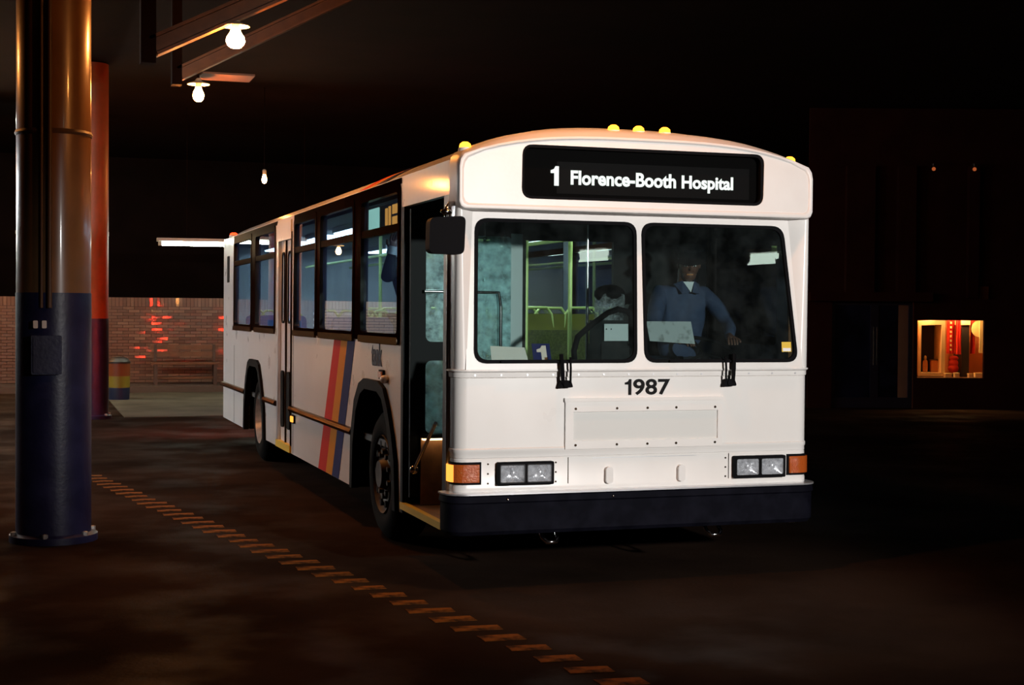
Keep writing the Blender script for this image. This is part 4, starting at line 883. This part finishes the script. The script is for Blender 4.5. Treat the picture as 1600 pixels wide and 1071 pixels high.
# ================================================================== SHOP FRONT ACROSS THE YARD
KD = 27.0; fwd = Vector((math.sin(YAW), math.cos(YAW), 0)); rgt = Vector((math.cos(YAW), -math.sin(YAW), 0))
kpx = KD/FPX
def K(u, d, z): return CAM*Vector((1, 1, 0)) + rgt*u + fwd*(KD+d) + Vector((0, 0, z)) if False else Vector((CAM.x, CAM.y, 0)) + rgt*u + fwd*(KD+d) + Vector((0, 0, z))
def ku(px_, d=0): return (px_-800)*(KD+d)/FPX
def kz(py_, d=0): return 1.7+(490.5-py_+.0066*685)*(KD+d)/FPX
def kbox(mb, x0, x1, y0, y1, d0, d1):
    ZS = kz(591, .065)+.0008
    zlo = kz(y1, max(d0, 0)); zlo = ZS if (570 < y1 < 592 and d0 > .265 and zlo < ZS) else zlo
    vs = [K(u, d, z) for u in (ku(x0, max(d0, 0)), ku(x1, max(d0, 0))) for d in (d0, d1) for z in (zlo, kz(y0, max(d0, 0)))]
    return mb.add(vs, [(0, 1, 3, 2), (4, 6, 7, 5), (0, 4, 5, 1), (2, 3, 7, 6), (0, 2, 6, 4), (1, 5, 7, 3)])
kfm = lambda d: (lambda u, v, w: K(u, d+w, v))
wl_ = MB().plate([(ku(1262), 0), (ku(1800), 0), (ku(1800), 5.5), (ku(1262), 5.5)], [[(ku(1432), kz(592)), (ku(1538), kz(592)), (ku(1538), kz(500)), (ku(1432), kz(500))], [(ku(1300), 0), (ku(1428), 0), (ku(1428), kz(470)), (ku(1300), kz(470))]], .06, kfm(0)).build('wall_right', 'facade'); tag(wl_, 'dark red brown shop facade across the yard', kind='structure')
wf = MB().plate([(ku(1431), kz(594)), (ku(1540), kz(594)), (ku(1540), kz(499)), (ku(1431), kz(499))], [[(ku(1434), kz(591)), (ku(1537), kz(591)), (ku(1537), kz(501)), (ku(1434), kz(501))]], .035, kfm(.015)).build('window_1', 'facade'); tag(wf, 'lit shop window', kind='structure')
MB().plate([(ku(1434), kz(591)), (ku(1537), kz(591)), (ku(1537), kz(501)), (ku(1434), kz(501))], (), .006, kfm(.03)).build('pane', M['signglass'], wf)
# shop interior shell
sh_ = MB(); kbox(sh_, 1428, 1600, 462, 640, 1.6, 1.7); tag(sh_.build('wall_shop', 'shoporange'), 'orange brown rear wall inside the shop', kind='structure')
for nm, a in (('wall_shop_side', (1428.5, 1432)), ('wall_shop_end', (1590, 1600))):
    mb = MB(); kbox(mb, a[0], a[1], 440, 645, .065, 1.6); tag(mb.build(nm, 'shoporange'), 'side wall inside the shop', kind='structure')
mb = MB(); kbox(mb, 1428.5, 1600, 462, 468, .065, 1.7); tag(mb.build('ceiling_shop', 'shopcream'), 'shop ceiling', kind='structure')
mb = MB(); kbox(mb, 1433, 1590, 591, 600, .065, 1.6); ct = mb.build('display_shelf', 'bench'); tag(ct, 'wooden display shelf inside the lit shop window', 'shelf')
mb = MB(); kbox(mb, 1433, 1590, 600, 644, .30, 1.55); mb.build('base', 'bench', ct)
# cabinet with a cream frame
cq = lambda x, y: (ku(x, .4), kz(y, .4))
cab = MB().plate([cq(1435, 588.6), cq(1477, 588.6), cq(1477, 500), cq(1435, 503)], [[cq(1439.5, 583), cq(1471, 583), cq(1471, 508), cq(1439.5, 509)]], .5, kfm(.40)).build('display_cabinet', 'shopcream'); tag(cab, 'cream framed cabinet with a dark inside in the shop window', 'cabinet')
mb = MB(); kbox(mb, 1434, 1476, 504, 588, .87, .90); mb.build('back_panel', 'shopdark', cab)
b_ = empty('bottle', K(ku(1446, .62), .62, kz(583, .4)+.002)); tag(b_, 'small bottle with a pale cap inside the cream cabinet', 'bottle')
MB().lathe([(.045, 0), (.05, .1), (.045, .2), (.018, .24)], 14).build('body', 'shoporange', b_, 40); MB().lathe([(.022, .24), (.024, .29), (.01, .31)], 14).build('cap', 'shopcream', b_, 40)
mb = MB(); kbox(mb, 1456, 1466, 564, 582.3, .6, .72); bxo = mb.build('carton', 'shoporange'); tag(bxo, 'brown carton standing inside the cream cabinet', 'box')
mb = MB(); kbox(mb, 1455.5, 1466.5, 562.5, 564, .59, .73); mb.build('lid', 'bench', bxo)
# red hangings
def banner(x0, x1, y0, y1, d, label):
    n = 9; secs = []
    for j in range(7):
        z = kz(y0, d)+(kz(y1, d)-kz(y0, d))*j/6
        row = [K(ku(x0, d)+(ku(x1, d)-ku(x0, d))*i/n, d+.025*math.sin(i*1.7+j*.3), z) for i in range(n+1)]
        row += [p+fwd*.012 for p in reversed(row)]
        secs.append(row)
    o = MB().loft(secs, closed=True, cap=True).build('hanging_cloth', 'shopred', None, 40); tag(o, label, 'cloth', 'red cloths hanging in the shop window')
    m2 = MB().cyl(K(ku(x0, d), d, kz(y0, d)+.01), K(ku(x1, d), d, kz(y0, d)+.01), .012, 8).build('rod', 'shopcream', o)
banner(1480, 1491.5, 495, 553, .55, 'red cloth with a printed pale row hanging next to the cream cabinet')
banner(1494, 1501, 495, 554, .44, 'narrow plain red cloth hanging between the printed cloth and dark cupboard')
banner(1517, 1523, 495, 553, .60, 'red cloth hanging between the dark cupboard and the round sign')
cl1 = [o for o in C.objects if o.name.startswith('hanging_cloth')][0]
for k in range(7):
    mb = MB(); kbox(mb, 1484.5, 1487, 503+k*7, 506.5+k*7, .515, .52); mb.build('printed_mark', 'shopyellow', cl1)
mb = MB(); kbox(mb, 1503, 1514.5, 508, 590.5, .5, 1.0); cu = mb.build('cupboard', 'shopdark'); tag(cu, 'tall narrow dark cupboard with a white top in the shop window', 'cupboard')
mb = MB(); kbox(mb, 1502, 1516, 500, 508, .48, 1.0); mb.build('top_panel', 'shopcream', cu)
# red bundle
mb = MB(); c_ = K(ku(1490, .62), .62, kz(576, .62)); mb.ball(c_, 1, 16, (.10, .10, .09)); mb.ball(c_+Vector((0, 0, .10)), 1, 16, (.095, .09, .085)); mb.ball(c_+Vector((0.01, 0, .19)), 1, 16, (.09, .08, .05)); rb = mb.build('cloth_bundle', 'shopred', None, 60); tag(rb, 'red folded cloth bundle heaped under the red hangings', 'bundle')
mb = MB(); kbox(mb, 1483, 1498, 585, 591, .5, .78); mb.build('tray', 'shopdark', rb)
# round sign, yellow strip
rs = MB().lathe([(.155, 0), (.155, .02)], 28, Matrix.Translation(K(ku(1530, .52), .52, kz(514, .52))) @ Matrix.Rotation(-YAW, 4, 'Z') @ Matrix.Rotation(math.pi/2, 4, 'X')).build('round_sign', 'shopyellow'); tag(rs, 'round pale yellow sign hanging in the shop window', 'sign')
MB().cyl(K(ku(1530, .52), .52, kz(504, .52)), K(ku(1530, .52), .52, kz(470, .52)), .005, 6).build('cord', 'shopdark', rs)
mb = MB(); kbox(mb, 1530.5, 1538, 485, 552, .42, .44); ys = mb.build('yellow_banner', 'shopyellow'); tag(ys, 'pale yellow upright banner hanging in front of the round sign', 'banner')
mb = MB(); kbox(mb, 1529.5, 1539, 483, 485.5, .41, .45); mb.build('rod', 'shopcream', ys)
for x0, x1, y0, y1, lb in ((1478, 1488, 585, 590.5, 'small flat cream box on the shop shelf below the printed red cloth'), (1493, 1500, 584, 590.5, 'small cream box on the shop shelf beside the dark cupboard'), (1515, 1521, 585, 590.5, 'small cream box on the shop shelf below the red cloth by the round sign'), (1525, 1537, 584, 590.5, 'wide orange cream box on the shop shelf below the yellow banner')):
    mb = MB(); kbox(mb, x0, x1, y0, y1, .28, .39); bb = mb.build('small_box', 'shopcream'); tag(bb, lb, 'box', 'small boxes on the shop shelf')
    mb = MB(); kbox(mb, x0-.3, x1+.3, y0-1, y0+.6, .275, .393); mb.build('lid', 'shopyellow', bb)
for x in (1456, 1512):
    lp = empty('shop_bulb', K(ku(x), .36, kz(485))); tag(lp, 'warm bare bulb inside the shop above the ' + ('cream cabinet' if x < 1500 else 'dark cupboard'), 'lamp', 'bulbs inside the shop')
    MB().ball((0, 0, 0), .045, 14).build('bulb', 'shopbulb', lp, 60); MB().cyl((0, 0, .04), (0, 0, .18), .02, 10).build('socket', 'shopdark', lp)
# facade pilasters, lintel and glazed door
for x0, x1, lb in ((1318, 1362, 'a'), (1398, 1426, 'b'), (1508, 1524, 'c')):
    mb = MB(); kbox(mb, x0, x1, 262, 466, -.16, -.002); mb.build('pilaster', 'facade', wl_)
for x_, lb_ in ((1450, 'small dim wall lamp on the shop facade beside the doors'), (1513, 'small dim wall lamp on the narrow pilaster of the shop facade')):
    wlm = empty('wall_lamp', K(ku(x_), -.24, kz(267))); tag(wlm, lb_, 'lamp', 'dim wall lamps on the shop facade')
    MB().ball((0, 0, 0), .035, 12).build('bulb', 'walllamp', wlm, 60); MB().cyl((0, 0, .05), (0, 0, .10), .03, 10).build('socket', 'shopdark', wlm); m_ = MB().tube([(0, 0, .09), fwd*.12+Vector((0, 0, .1)), fwd*.24+Vector((0, 0, .04))], .012, 8).build('bracket', 'shopdark', wlm)
mb = MB(); kbox(mb, 1262, 1452, 458, 472, -.22, -.002); mb.build('lintel', 'facade', wl_)
mb = MB(); kbox(mb, 1528, 1542, 448, 468, -.06, -.002); mb.build('meter_box', 'beam', wl_)
dr = MB().plate([(ku(1300), .01), (ku(1428), .01), (ku(1428), kz(471)), (ku(1300), kz(471))], [[(ku(1306), .2), (ku(1362), .2), (ku(1362), kz(478)), (ku(1306), kz(478))], [(ku(1374), .2), (ku(1422), .2), (ku(1422), kz(478)), (ku(1374), kz(478))]], .06, kfm(.08)).build('door_1', 'navy'); tag(dr, 'dark glazed shop doors', kind='structure')
for a, b in ((1306, 1362), (1374, 1422)): MB().plate([(ku(a), .2), (ku(b), .2), (ku(b), kz(478)), (ku(a), kz(478))], (), .006, kfm(.10)).build('pane', 'glass', dr)
for a in (1366, 1371): MB().cyl(K(ku(a), .04, .8), K(ku(a), .04, 1.5), .012, 8).build('handle', 'chrome', dr)
mb = MB(); kbox(mb, 1290, 1418, 440, 660, 1.2, 1.3); tag(mb.build('wall_lobby', 'ceil'), 'dark lobby wall behind the shop doors', kind='structure')
